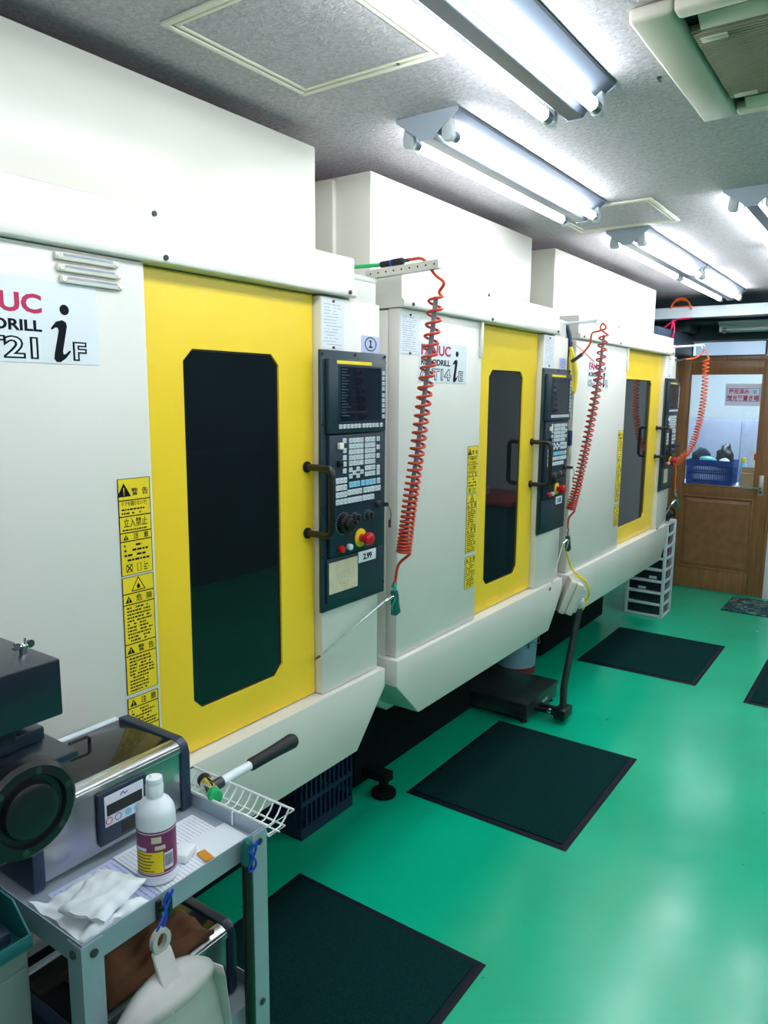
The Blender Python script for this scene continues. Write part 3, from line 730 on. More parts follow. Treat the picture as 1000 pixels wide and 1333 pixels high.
def chart_card(y0, y1, z0, z1, label, rich=True):
    t = thing('chart_card', label, 'card', (.0205,(y0+y1)/2,z0)); w = (y1-y0)/2; h = z1-z0
    part('sheet', MB().box(0,.0012,-w,w,0,h), 'card', t)
    ik = MB(); X = .0013
    for a,b in ((-.5,.82),(-.5,.62),(.35,.58),(.62,.40),(-.72,.30),(.15,.16)):
        ik.tube([(X,a*w+.006*math.cos(q),b*h+.006*math.sin(q)) for q in [k*math.pi/5 for k in range(10)]], .0004, 4, closed=True)
    for a,b in ((0,.82),(0,.64),(.05,.45),(-.25,.28),(.28,.28),(.0,.24)): ik.box(X,X+.0003,a*w-.004,a*w+.004,b*h-.0015,b*h+.0015)
    part('drawing', ik, 'ink_grey', t)
chart_card(M1Y+1.222, M1Y+1.368, 1.128, 1.228, 'yellowed tool diagram card on the control panel marked 1')
chart_card(M3Y+1.770, M3Y+1.865, 1.128, 1.228, 'yellowed card on the control panel of the longest machine')

# ------------------------------------------------------------------ hanging arms, coil hoses, blow guns
def spiral(path, turns, rad, bias=.6, n=14):
    """helix round a path; bias > 0 packs the turns towards the end"""
    P = catmull(path, 30); m = len(P); S = [0]
    for i in range(1, m): S.append(S[-1]+(P[i]-P[i-1]).length)
    tot = S[-1]; out = []; N = int(turns*n); nr = None; k = 0
    for i in range(N+1):
        t = i/N; s = tot*(t*(1+bias) - bias*t*t) if True else tot*t
        while k < m-2 and S[k+1] < s: k += 1
        q = (s-S[k])/max(1e-9, S[k+1]-S[k]); c = P[k].lerp(P[k+1], min(1,max(0,q))); T = (P[k+1]-P[k]).normalized()
        if nr is None: nr = T.cross(Vector((0,1,0))).normalized()
        nr = (nr - T*nr.dot(T)).normalized(); b = T.cross(nr); a = 2*math.pi*turns*t
        out.append(c + (nr*math.cos(a)+b*math.sin(a))*rad)
    return out
def coil_hose(label, path, turns, rad, r, m, top, tail, core=True, bias=.6, group='coiled air hoses', cm='core_grey', supply=None):
    t = thing('coil_hose', label, 'hose', tuple(path[-1]), 0, group); o = Vector(path[-1])
    h = spiral([Vector(p)-o for p in path], turns, rad, bias)
    top_ = [Vector(p)-o for p in top]; tail_ = [Vector(p)-o for p in tail]
    part('coil', MB().tube(h, r, 7), m, t)
    part('top_loop', MB().tube(catmull(top_+[h[0]], 8), r*1.1, 8), m, t)
    part('tail', MB().tube(catmull([h[-1]]+tail_, 8), r*1.1, 8), m, t)
    if core: part('inner_core', MB().tube(catmull([Vector(p)-o for p in path], 10), r*1.7, 8), cm, t)  # plain grey tube along the coil axis
    if supply: part('coupler', MB().tube([top_[0]]+[Vector(p)-o for p in supply], r*2.0, 10), 'dark_metal', t)
    e = tail_[-1]; f_ = tail_[-2]
    part('fitting', MB().cyl(e+(f_-e).normalized()*.03, e-(f_-e).normalized()*.008, r*1.7, 10), 'chrome', t)
    return t
def blow_gun(label, grip_top, grip_bot, muzzle, tip, m='gun_green'):
    t = thing('blow_gun', label, 'air gun', tuple(grip_bot), 0, 'air blow guns'); o = Vector(grip_bot)
    a = Vector(grip_top)-o; b = Vector((0,0,0)); mz = Vector(muzzle)-o; tp = Vector(tip)-o
    ax = (b-a).normalized()
    gp = MB()
    n = Vector((1,0,0)); s = ax.cross(n).normalized()
    sec = lambda c, w, d: [c+s*w+n*d, c-s*w+n*d, c-s*w-n*d, c+s*w-n*d]
    rings = [sec(a,.010,.009), sec(a.lerp(b,.25),.013,.011), sec(a.lerp(b,.6),.012,.011), sec(b,.016,.012)]
    v = [p for q in rings for p in q]; f = [(0,1,2,3),(15,14,13,12)]
    for i in range(3): f += [(i*4+k, i*4+(k+1)%4, i*4+4+(k+1)%4, i*4+4+k) for k in range(4)]
    gp.add(v, f); part('grip', gp, m, t, .004)
    part('inlet', MB().cyl(a-ax*.02, a+ax*.006, .008, 10), 'chrome', t)
    c = a.lerp(b,.22); d = (mz-c).normalized()
    part('valve_body', MB().cyl(c, mz, .0095, 12, .007), 'chrome', t)
    part('trigger', MB().tube([c+d*.012+s*.0+n*.013, c.lerp(b,.45)+d*.026+n*.006, c.lerp(b,.9)+d*.022], .0032, 6), 'chrome', t)
    e = tp.lerp(mz,.16)+Vector((0,.0,-.004)); k = tp
    part('lance', MB().tube([mz, e, k], .0032, 8), 'steel', t)
    part('nozzle_tip', MB().cyl(k+(e-k).normalized()*.018, k, .0040, 8), 'cloth_brown', t, label='rusty tip')
# first arm: perforated angle
t = thing('hose_bracket', 'perforated metal angle bracket holding the coil hose beside the T21 machine', 'bracket', (-.05,2.02,2.115))
sl = .012
br = MB().prism([(0,-.0),(.026,0),(.026,.003),(.003,.003),(.003,.026),(0,.026)], 'x', 0, .275, Matrix.Rotation(math.radians(-2.5),4,'Y'))
part('angle', br, 'alu', t)
hm = MB()
for i in range(9): hm.cyl((.02+i*.03,-.0006,.013+(.02+i*.03)*.044),(.02+i*.03,.0,.013+(.02+i*.03)*.044),.003,8)
part('holes', hm, 'ink', t)
green = catmull([(-.55,1.80,2.17),(-.35,1.90,2.155),(-.15,1.99,2.154),(.0,2.030,2.156)], 8)
solo('green_air_hose', MB().tube(green, .0065, 8), 'hose_green', 'green air hose lying on the perforated bracket', 'hose')
cq = thing('hose_coupler', 'black and blue quick coupler between the green hose and the red coil', 'coupler', (.002,2.031,2.156))
part('sleeve', MB().cyl((.001,0,.0005),(.045,0,.0025),.0098,14), 'black_rubber', cq, .002); part('socket', MB().cyl((.046,0,.0025),(.088,0,.0045),.0112,14), 'black_rubber', cq, .002)
part('blue_ring', MB().cyl((.040,0,.0022),(.0455,0,.0026),.0108,14), 'blue_cord', cq); part('plug', MB().cyl((.089,0,.0045),(.11,0,.006),.006,12), 'dark_metal', cq)
yc = 2.05
P1 = [at(568,386,'y',yc), at(562,440,'y',yc), at(552,520,'y',yc), at(543,590,'y',yc), at(533,660,'y',yc), at(525.5,720,'y',yc)]
coil_hose('red coil hose hanging between the T21 and T14 machines', P1, 36, .0225, .0046, 'coil_red',
          [(.112,2.033,2.163),(.16,2.036,2.160),at(566,357,'y',2.04),at(578,368,'y',2.04),at(572,380,'y',yc)], [at(519,735,'y',yc),at(515,755,'y',yc),at(513,768,'y',yc)])
g = lambda px,py,x: at(px,py,'x',x)
blow_gun('air gun with teal grip and long steel lance leaning against the first panel column', g(513,768,.055), g(515.5,799,.050), g(500,783.5,.05), g(411,858,.010))
# second arm: round rod
def rod_arm(label, y, px, z=2.10, x1=.16):
    t = thing('hose_holder', label, 'bracket', (-.06,y,z-.004))
    part('rod', MB().cyl((0,0,.004),(x1+.06,0,.010),.0075,12), 'wire_white', t)
    part('clamp', MB().box(-.012,.03,-.014,.014,-.008,.018), 'alu', t, .002)
    rg = MB().tube([(x1+.058+.011*math.cos(a),0,.004+.013*math.sin(a)) for a in [k*math.pi/7 for k in range(14)]], .0022, 6, closed=True)
    part('hook_ring', rg, 'chrome', t)
rod_arm('white rod arm holding the coil hose between the T14 and the longest machine', 3.64, 784, x1=.150)
yc = 3.68
P2 = [at(786.5,436,'y',yc), at(778,500,'y',yc), at(765,570,'y',yc), at(752.5,628,'y',yc), at(743,664,'y',yc)]
coil_hose('red coil hose hanging between the T14 machine and the longest machine', P2, 38, .0215, .0044, 'coil_red',
          [at(758,461,'y',3.66),at(768,448,'y',3.67),at(771,434,'y',3.68),at(780,431,'y',3.68),at(789,427,'y',3.68),at(785,421,'y',3.68),at(782,428,'y',3.68)], [at(741,674,'y',yc),at(739.5,685,'y',yc),at(739,695,'y',yc)], bias=.55, supply=[at(750,467,'y',3.665), at(745,470,'y',3.68)])
blow_gun('air gun with long lance hanging beside the control panel marked 3', g(739,697,.05), g(740,716,.045), g(733,708,.05), g(715.5,769,.030), 'dark_metal')
rod_arm('white rod arm over the air hose next to the brown wooden door', 5.70, 918, x1=.190)
yc = 5.76
P3 = [at(919.5,468,'y',yc), at(917,510,'y',yc), at(910.5,550,'y',yc), at(898,585,'y',yc), at(877,605,'y',yc)]
coil_hose('orange-red coil hose hanging in front of the brown wooden door', P3, 40, .020, .0044, 'coil_orange',
          [at(893,468,'y',5.72),at(905,466,'y',5.74),at(914,460,'y',5.76),at(918,455,'y',5.76)], [at(880,615,'y',yc),at(879,628,'y',yc),at(880,642,'y',yc)], core=False, bias=.4, supply=[at(884,470,'y',5.72), at(877,467,'y',5.73)])
blow_gun('air gun hanging under the orange coil hose by the longest machine', g(880,646,.03), g(883,661,.025), g(874,657,.03), g(855,689,.024))
# supply cables behind the second arm
solo('cable_loop', MB().tube(catmull([at(743,452,'y',3.69),at(748,470,'y',3.69),at(750,490,'y',3.69),at(747,510,'y',3.68),at(743.5,495,'y',3.68),at(743,470,'y',3.685),at(744.5,456,'y',3.685)], 10), .010, 8), 'cable_yellow', 'yellow cable bundle hanging beside the control panel marked 3', 'cable')
solo('blue_cable', MB().tube(catmull([at(735,418,'y',3.70),at(740,430,'y',3.70),at(742.5,450,'y',3.71),at(742,480,'y',3.71),at(741,520,'y',3.71)], 10), .012, 8), 'cable_blue', 'thick dark blue cable running down behind the yellow cable bundle', 'cable')
solo('thin_cable', MB().tube(catmull([at(744,444,'y',3.69),at(757,455,'x',.01),at(768,465,'x',.004),at(774,471,'x',.006)], 8), .0022, 6), 'coil_orange', 'thin orange cord crossing the front of the longest machine', 'cable')
pl = thing('hand_tool', 'small blue and beige tool hanging beside the control panel marked 3', 'tool', (.012,3.70,1.44))
part('blade', MB().box(-.006,.006,.0,.018,0,.05), 'card', pl, .002); part('grip', MB().box(-.010,.010,-.004,.024,.05,.13), 'cable_blue', pl, .005)

# ------------------------------------------------------------------ floor mats
def floor_mat_obj(x0, x1, y0, y1, label, m='mat_pile'):
    t = thing('floor_mat', label, 'mat', (x0,y0,0), 0, 'dark green entrance mats')
    w, d = x1-x0, y1-y0; b = .028
    bd = MB().add([(0,0,.0008),(w,0,.0008),(w,d,.0008),(0,d,.0008),(.012,.012,.006),(w-.012,.012,.006),(w-.012,d-.012,.006),(.012,d-.012,.006)],
                  [(3,2,1,0),(4,5,6,7),(0,1,5,4),(1,2,6,5),(2,3,7,6),(3,0,4,7)])
    part('rubber_border', bd, 'mat_rubber', t, smooth=0)
    part('carpet_pile', MB().box(b,w-b,b,d-b,.0062,.0105), m, t, .003)
floor_mat_obj(-.235, .532, .975, 1.880, 'dark green floor mat under the steel cart')
floor_mat_obj(-.230, .512, 2.580, 3.500, 'dark green floor mat before the bench scale and the T14 machine')
floor_mat_obj(-.235, .520, 4.650, 5.550, 'dark green floor mat before the longest machine, near the drawer rack')
floor_mat_obj(.803, 1.56, 4.550, 5.450, 'dark green floor mat out in the aisle, away from the machines')
dm = thing('door_mat', 'patterned camouflage door mat before the brown wooden door', 'mat', (.297,6.515,0))
part('mat_backing', MB().box(0,.75,0,.52,.0008,.004), 'mat_rubber', dm, .001); part('mat_pile', MB().box(.006,.744,.006,.514,.0042,.008), 'door_mat', dm, .002)

# ------------------------------------------------------------------ bench scale, pail, crate
def bench_scale():
    t = thing('bench_scale', 'platform bench scale with tilted indicator head on a leaning pole', 'scale', (0,0,0))
    X1, Y0, Y1 = -.084, 3.525, 3.955; X0 = -.60
    part('platform', MB().box(X0,X1,Y0,Y1,.095,.118), 'dark_metal', t, .003, label='dark steel weighing plate')
    part('skirt', MB().box(X0+.01,X1-.004,Y0+.008,Y1-.008,.028,.0945), 'dark_metal', t, .004)
    part('maker_mark', rects(FX, (X1-.0035,0,0), [(3.745+.018*i,3.757+.018*i,.052,.070-.004*(i%2)) for i in range(4)]), 'key_white', t)
    fm2 = MB().cyl((0,0,.0005),(0,0,.028),.022,16,.018).mesh('foot','black_rubber',.002)
    for x in (X0+.05,X1-.035):
        for y in (Y0+.04,Y1-.04): link('foot', fm2, t, (x,y,0))
    bk = MB().box(X1-.01,.075,3.645,3.675,.040,.062); bk.box(X1-.01,.075,3.700,3.730,.040,.062); bk.box(.02,.085,3.63,3.745,.028,.085)
    part('pole_bracket', bk, 'black', t, .006)
    part('bracket_knob', MB().cyl((.0,3.64,.07),(.0,3.62,.07),.012,14), 'chrome', t, .002)
    a = Vector((.052,3.69,.03)); b = Vector((.052,3.69,.19)); c = at(756,782,'y',3.80)
    pole = MB().tube([a,b,b.lerp(c,.05)+Vector((0,-.003,.004)),c], .019, 16)
    part('pole', pole, 'dark_metal', t)
    # indicator head
    C = at(744,775,'y',3.765); ux = (Vector((.82,.57,0))).normalized()       # along the thickness, towards the back
    hd = Matrix.Translation(C) @ Matrix.Rotation(math.radians(32),4,'Z') @ Matrix.Rotation(math.radians(20),4,'Y')
    part('indicator_front', MB().prism([(-.095,-.095),(.095,-.095),(.100,-.06),(.100,.085),(.09,.095),(-.09,.095),(-.100,.085),(-.100,-.06)], 'x', -.058, -.022, hd), 'beige_plastic', t, .008)
    part('indicator_back', MB().prism([(-.088,-.090),(.088,-.090),(.094,-.06),(.094,.082),(.085,.090),(-.085,.090),(-.094,.082),(-.094,-.06)], 'x', -.020, .020, hd), 'beige_plastic', t, .010)
    part('indicator_cover', MB().box(.020,.040,-.070,.070,-.070,.070,hd), 'lamp_socket', t, .006)
    part('swivel', MB().cyl(c+Vector((0,0,-.03)), hd @ Vector((.045,0,-.01)), .030, 16), 'beige_plastic', t, .004)
    part('connector', MB().cyl(hd @ Vector((.04,.03,.01)), hd @ Vector((.075,.03,.01)), .010, 10), 'chrome', t)
    return c, hd, t
sc_top, sc_head, sc = bench_scale()
w = [at(735.5,708,'x',.03), at(740,728,'y',3.74), at(748,745,'y',3.76), sc_head @ Vector((.03,.0,.105)), sc_head @ Vector((.075,.0,.06)), sc_head @ Vector((.095,.03,.02)), sc_head @ Vector((.08,.045,-.04)), sc_head @ Vector((.06,.03,-.09)), sc_head @ Vector((.09,.015,-.05)), sc_head @ Vector((.10,.05,.03))]
solo('signal_cable', MB().tube(catmull(w, 10), .0055, 8), 'cable_yellow', 'yellow cable tied over the indicator head of the bench scale', 'cable')
w2 = [sc_head @ Vector((-.03,-.03,.105)), sc_head @ Vector((.0,-.02,.112)), sc_head @ Vector((.05,.0,.09)), sc_head @ Vector((.09,.02,.04)), sc_head @ Vector((.10,.05,-.02))]
solo('signal_cable', MB().tube(catmull(w2, 10), .005, 8), 'cable_yellow', 'short yellow cable bundled at the back of the scale head', 'cable')
def pail():
    t = thing('pail', 'light blue metal pail with red bottom band and wire bail', 'pail', (-.50,4.27,.0))
    part('body', MB().lathe([(.125,.042),(.128,.10),(.133,.20),(.1345,.205),(.1345,.213),(.134,.218),(.139,.325),(.143,.33),(.143,.338),(.139,.342),(.133,.338),(.12,.12)], n=32), 'pail', t)
    part('red_band', MB().lathe([(.126,.0008),(.127,.004),(.1275,.041)], n=32), 'pail_red', t)
    bl = [(.142*math.cos(a),.142*math.sin(a),.30-.13*max(0,math.sin((a+1.3)*1.0))) for a in [(-1.3+i*2.9/16) for i in range(17)]]
    bl = [(.149*math.cos(a),.149*math.sin(a),.315-.12*math.sin(math.pi*i/16)) for i,a in enumerate([(-1.2+i*3.0/16) for i in range(17)])]
    part('bail', MB().tube(bl, .0028, 6), 'steel', t)
    part('bail_ear', MB().box(.138,.150,-.02,.02,.185,.212, Matrix.Rotation(math.radians(-25),4,'Z')), 'pail', t, .003)
pail()
def crate():
    t = thing('plastic_crate', 'dark blue plastic crate under the T21 machine', 'crate', (-.72,2.03,0))
    w, d, h = .36, .33, .30
    bm_ = MB().box(0,w,0,d,.001,.012); part('bottom', bm_, 'crate_blue', t)
    rm = MB()
    for z0,z1 in ((.012,.05),(.14,.16),(.265,.30)):
        rm.box(0,w,0,.010,z0,z1); rm.box(0,w,d-.010,d,z0,z1); rm.box(0,.010,.010,d-.010,z0,z1); rm.box(w-.010,w,.010,d-.010,z0,z1)
    part('rails', rm, 'crate_blue', t)
    sm = MB().box(-.005,.005,-.005,.005,.012,.28).mesh('slat','crate_blue')
    for i in range(12):
        link('slat', sm, t, (w-.006,.006+i*(d-.012)/11,0))
        link('slat', sm, t, (.006+i*(w-.012)/11,.006,0)); 
crate()

# ------------------------------------------------------------------ drawer rack
def rack():
    t = thing('drawer_rack', 'white plastic drawer rack with dark drawers beside the longest machine', 'rack', (-.335,5.968,0))
    w, d, h = .305, .255, .770; n = 8; p = .024
    ps = MB()
    for x in (0,w-p):
        for y in (0,d-p): ps.box(x,x+p,y,y+p,.0005,h)
    pm = MB().box(0,p,0,p,.0005,h).mesh('post','rack_white',.003)
    for x in (0,w-p):
        for y in (0,d-p): link('post', pm, t, (x,y,0))
    st = (h-.02)/n
    rf = MB().box(p,w-p,.002,.016,0,.020).mesh('front_rail','rack_white',.002); rs = MB().box(-.014,0,p,d-p,0,.020).mesh('side_rail','rack_white',.002)
    dr = MB().box(p+.003,w-.018,.018,d-.018,.004,st-.026).mesh('drawer','rack_drawer',.004)
    for i in range(n+1):
        z = .0008+i*st*(1-.0005)
        link('front_rail', rf, t, (0,0,z)); link('side_rail', rs, t, (w-.002,0,z))
        if i < n: link('drawer', dr, t, (0,0,z+.020))
    part('top_plate', MB().box(p,w-.017,.017,d,h-.012,h), 'rack_white', t, .002)
    for i, (a,b) in enumerate(((.10,.16),(.18,.24))):
        part('drawer_label', MB().box(a,b,.0172,.0178,.0008+(2+i)*st+.03,.0008+(2+i)*st+.05), 'key_white', t)
rack()
R = random.Random(4)
def blob(name, c, s, m, label, cat, amp=.25, seed=0, group=None, sub=3):
    bm = bmesh.new(); bmesh.ops.create_icosphere(bm, subdivisions=sub, radius=1)
    from mathutils import noise as mn
    for v in bm.verts:
        k = 1+amp*mn.noise(v.co*1.7+Vector((seed*3.1,seed,0)))+amp*.5*mn.noise(v.co*4+Vector((seed,0,seed*2)))
        v.co = Vector((v.co.x*s[0]*k, v.co.y*s[1]*k, max(-s[2]*.55, v.co.z*s[2]*k)+s[2]*.55))
    me = D.meshes.new(name); bm.to_mesh(me); bm.free(); me.materials.append(MATS[m])
    me.polygons.foreach_set('use_smooth', [True]*len(me.polygons))
    return tag(link(name, me, None, c), label, cat, group)
rk = thing('tool_bag', 'black bag with white label lying on the drawer rack', 'bag', (-.16,6.09,.7705))
b_ = blob('pouch', (0,0,0), (.125,.10,.07), 'black', 'x', 'x', .2, 2); b_.parent = rk; del b_['label'], b_['category']
part("label_card", MB().box(.10,.102,-.06,.0,.075,.105, Matrix.Rotation(math.radians(-20),4,'Y')), 'key_white', rk)
part('strap', MB().tube(catmull([(.06,-.05,.05),(.10,-.02,.11),(.13,.03,.08),(.12,.07,.03)], 8), .008, 8), 'black', rk)

# ------------------------------------------------------------------ cable beam and things at the far end
bmx = thing('cable_beam', 'white ceiling-hung cable beam crossing the aisle', 'beam', (0,6.45,0))
part('channel', MB().prism([(-.02,2.372),(.03,2.372),(.03,2.376),(-.016,2.376),(-.016,2.452),(.03,2.452),(.03,2.457),(-.02,2.457)], 'x', -1.6, 3.4), 'rack_white', bmx)
part('lower_rail', MB().box(-1.6,3.4,.09,.13,2.372,2.386), 'rack_white', bmx)
sm = MB().box(-.012,.012,.03,.13,2.376,2.384).mesh('cross_bar','rack_white')
for i in range(9): link('cross_bar', sm, bmx, (-1.4+i*.55,0,0))
rdm = MB().cyl((0,.02,2.457),(0,.02,CEIL-.0005),.006,8).mesh('hanger_rod','steel')
for x in (-1.2,1.1,2.8): link('hanger_rod', rdm, bmx, (x,0,0))
wr = MB()
for i in range(4):
    z = 2.366-i*.004; wr.tube(catmull([(x,.06+.015*math.sin(x*5+i),z-.010*abs(math.sin(x*3.1+i*1.3))) for x in [-.2+k*.2 for k in range(14)]], 6), .004, 6)
part('wires', wr, 'ink', bmx)['kind'] = 'stuff'
yl = 6.40
lp = [at(872,402,'y',yl),at(876,394,'y',yl),at(886,390,'y',yl),at(896,393,'y',yl),at(899,402,'y',yl)]
solo('orange_hose', MB().tube(catmull([Vector((p.x,yl+.02,p.z)) for p in lp]+[Vector((lp[-1].x-.01,6.46,2.464)),Vector((lp[-1].x-.10,6.47,2.466)),Vector((lp[0].x,6.46,2.466)),Vector((lp[0].x+.01,6.43,2.47)),Vector((lp[1].x+.015,6.415,2.51)),Vector((lp[2].x,6.41,2.528)),Vector((lp[3].x-.01,6.415,2.51))], 10), .0065, 8), 'coil_orange', 'orange air hose looped over the white cable beam', 'hose')
solo('red_hose', MB().tube(catmull([at(900,414,'y',6.41),at(882,416,'y',6.40),at(868,424,'y',6.39),at(857,434,'y',6.38),at(852,445,'y',6.36),at(856,439,'y',6.34),at(866,437,'y',6.36),at(874,428,'y',6.38),at(876,417,'y',6.40),at(878,430,'y',6.40),at(874,442,'y',6.40),at(868,452,'y',6.42)], 10), .0065, 8), 'magenta_hose', 'magenta red hose hanging in loops under the cable beam', 'hose')
tl = ceiling_lamp(.17, 6.86, 'unlit grey lamp under the dark soffit before the transom', length=1.262, lit=False, z=2.3615, group='unlit soffit lamp', rot=0)
tl.rotation_euler = (0,0,-math.pi/2); tl.location = (.06,6.86,2.3615)
ub = thing('wall_unit', 'dark grey box unit fixed under the soffit near the transom', 'wall unit', (-.30,6.85,2.292))
part('casing', MB().box(-.30,.135,-.06,.20,0,.069), 'wall_dark', ub, .004); part('vent_plate', MB().box(.09,.13,-.062,-.0605,.006,.062), 'slate', ub)
wc = thing('wall_cupboard', 'slate blue cupboard fixed high beside the transom', 'cupboard', (-.215,6.02,2.08))
part('body', MB().box(-.36,-.012,0,1.095,.02,.203), 'slate', wc, .003); part('door_panel', MB().box(-.0115,0,.005,1.09,.024,.199), 'slate', wc, .002); part('pull', MB().box(.0005,.012,.50,.58,.04,.052), 'dark_metal', wc, .002)

# sign on the door glass
sg = thing('door_sign', 'lilac sign with red Japanese lettering on the door glass', 'sign', (0,YB+.0185,0))
part('sheet', MB().box(.084,.366,-.0008,0,1.672,1.862), 'sign_lilac', sg)
fr = MB(); a0,a1,b0,b1 = .096,.358,1.712,1.825
for q in ((a0,a1,b0,b0+.004),(a0,a1,b1-.004,b1),(a0,a0+.004,b0,b1),(a1-.004,a1,b0,b1)): fr.box(q[0],q[1],-.0012,-.0009,q[2],q[3])
part('blue_frame', fr, 'ink_blue', sg)
part('lettering', join(text_mb('使用済み', .034, FY, (.108,-.0009,1.778), .165, bold=.0012), text_mb('蛍光管置き場', .034, FY, (.102,-.0009,1.722), .25, bold=.0012)), 'magenta', sg)
bu = MB().lathe([(.006,0),(.014,.014),(.017,.024),(.013,.034),(.004,.038)], n=16, M=Matrix.Translation((.318,-.0012,1.775)) @ Matrix.Diagonal((1,.04,1,1)))
part('bulb_picture', bu, 'key_blue', sg)

# the room behind the door
tb = thing('shelf_table', 'light table behind the door glass carrying the blue basket', 'table', (0,7.30,0))
part('top', MB().box(-.45,.60,0,.55,.905,.93), 'wall_white', tb, .003)
lg = MB().box(-.018,.018,-.018,.018,.0005,.905).mesh('leg','alu')
for x in (-.42,.57):
    for y in (.03,.52): link('leg', lg, tb, (x,y,0))
cb = thing('cupboard', 'lilac grey cupboard behind the door glass', 'cupboard', (0,8.55,0))
part('body', MB().box(-.9,.9,0,.5,.0005,1.51), 'lilac_cupboard', cb, .004)
dpm = MB().box(0,.44,-.012,-.0005,.05,1.49).mesh('door','lilac_cupboard',.003)
for i in range(4): link('door', dpm, cb, (-.89+i*.446,0,0))
pnl = thing('back_room_lamp', 'bright lamp panel of the room behind the door', 'ceiling lamp', (.2,8.0,2.54))
part('panel', MB().box(-.6,.6,-.5,.5,0,.015), 'backroom_panel', pnl); part('frame', MB().box(-.62,.62,-.52,.52,.0155,.0195), 'lamp_body', pnl)
def basket():
    x0,x1,y0,y1,z0,z1 = -.262,.150,7.40,7.66,.931,1.165
    t = thing('laundry_basket', 'blue plastic basket full of cloths behind the door glass', 'basket', (x0,y0,z0)); w,d,h = x1-x0,y1-y0,z1-z0
    part('bottom', MB().box(.01,w-.01,.01,d-.01,0,.006), 'basket_blue', t)
    rm = MB()
    for a,b,o in ((.0,.03,.006),(.105,.12,.004),(h-.055,h,.0)):
        rm.box(o,w-o,o,o+.006,a,b); rm.box(o,w-o,d-o-.006,d-o,a,b); rm.box(o,o+.006,o+.006,d-o-.006,a,b); rm.box(w-o-.006,w-o,o+.006,d-o-.006,a,b)
    part('rim_bands', rm, 'basket_blue', t)
    sm = MB().box(-.0045,.0045,.004,.009,.02,h-.05).mesh('slat','basket_blue')
    for i in range(24): link('slat', sm, t, (.008+i*(w-.016)/23,0,0)); link('slat', sm, t, (.008+i*(w-.016)/23,d-.013,0))
    so = MB().box(.004,.009,-.0045,.0045,.02,h-.05).mesh('slat','basket_blue')
    for i in range(14): link('slat', so, t, (0,.012+i*(d-.024)/13,0)); link('slat', so, t, (w-.013,.012+i*(d-.024)/13,0))
basket()
blob('folded_cloth', (-.16,7.53,1.10), (.085,.09,.11), 'cloth_navy', 'dark navy cloth heaped in the blue basket', 'cloth', .25, 1)
blob('dark_cloth', (.045,7.53,1.09), (.075,.085,.14), 'black', 'black cloth piled high in the blue basket', 'cloth', .35, 5)
blob('towel', (-.10,7.46,1.12), (.10,.045,.05), 'cloth_teal', 'pale teal towel over the edge of the blue basket', 'cloth', .3, 7)
blob('rag', (.055,7.455,1.12), (.055,.04,.045), 'cloth_white', 'white rag at the front of the blue basket', 'cloth', .3, 9)
jar = thing('spray_can', 'small yellow capped can behind the door glass', 'can', (.20,7.60,.931))
part('can', MB().lathe([(.028,0),(.030,.01),(.030,.19),(.022,.215)], n=18), 'key_blue', jar); part('cap', MB().lathe([(.021,.2155),(.021,.25),(.016,.262)], n=18), 'cable_yellow', jar)
cbx = thing('cardboard_box', 'brown cardboard box behind the door glass by the handle', 'box', (.29,7.40,.931))
part('carton', MB().box(-.07,.13,0,.16,0,.135, Matrix.Rotation(math.radians(6),4,'Z')), 'cardboard', cbx, .003); part('flap', MB().box(-.07,.13,-.003,0.0,.10,.19, Matrix.Rotation(math.radians(6),4,'Z') @ Matrix.Rotation(math.radians(-12),4,'X')), 'cardboard', cbx)
pst = thing('poster', 'white and red printed sheet standing behind the door glass', 'sheet', (.34,7.62,.931))
part('sheet', MB().box(-.09,.10,0,.004,0,.33), 'paper', pst); part('red_print', rects(FY, (0,-.0005,0), [(-.06,-.02,.24,.30),(-.03,.03,.22,.25),(.0,.06,.20,.23),(.02,.05,.15,.2)], .0004), 'red', pst); part('blue_print', rects(FY, (0,-.0005,0), [(.065,.095,.10+.05*i,.13+.05*i) for i in range(4)], .0004), 'ink_blue', pst)

# ------------------------------------------------------------------ steel cart and what stands on it
CX0, CX1, CY0, CY1, CZL, CZ = .055, .490, .573, .969, .910, .880      # outline, lip top, surface
SZ = .530                                                              # lower shelf surface
def cart():
    t = thing('steel_cart', 'grey steel angle cart with two tray shelves standing on the mat', 'cart', (0,0,0))
    def tray(zs, name):
        sh = MB().box(CX0+.002,CX1-.002,CY0+.002,CY1-.002,zs-.0025,zs-.0003)
        pt = part(name, sh, 'cart_grey', t)
        lp = MB(); th = .0022; lo, hi = zs-.012, zs+(CZL-CZ)
        lp.box(CX0,CX1,CY0,CY0+th,lo,hi); lp.box(CX0,CX1,CY1-th,CY1,lo,hi); lp.box(CX0,CX0+th,CY0+th,CY1-th,lo,hi); lp.box(CX1-th,CX1,CY0+th,CY1-th,lo,hi)
        part('lip', lp, 'cart_grey', pt)
    tray(CZ, 'top_tray'); tray(SZ, 'lower_tray'); tray(.18, 'bottom_tray')
    w = .038; th = .0025
    for sx, x in ((1,CX0),(-1,CX1)):
        for sy, y in ((1,CY0),(-1,CY1)):
            xo, yo = x-sx*.0028, y-sy*.0028
            a = MB().box(*sorted((xo,xo+sx*w)),*sorted((yo,yo+sy*th)),.012,CZL-.004); a.box(*sorted((xo,xo+sx*th)),*sorted((yo+sy*th,yo+sy*w)),.012,CZL-.004)
            lg = part('leg', a, 'cart_grey', t)
            for z in (CZ+.008, SZ+.008, .19):
                bo = MB().cyl((x+sx*.018,yo-sy*.004,z),(x+sx*.018,yo,z),.0072,12).cyl((xo-sx*.004,y+sy*.018,z),(xo,y+sy*.018,z),.0072,12)
                part('bolt', bo, 'dark_metal', lg, .0015)
cart()
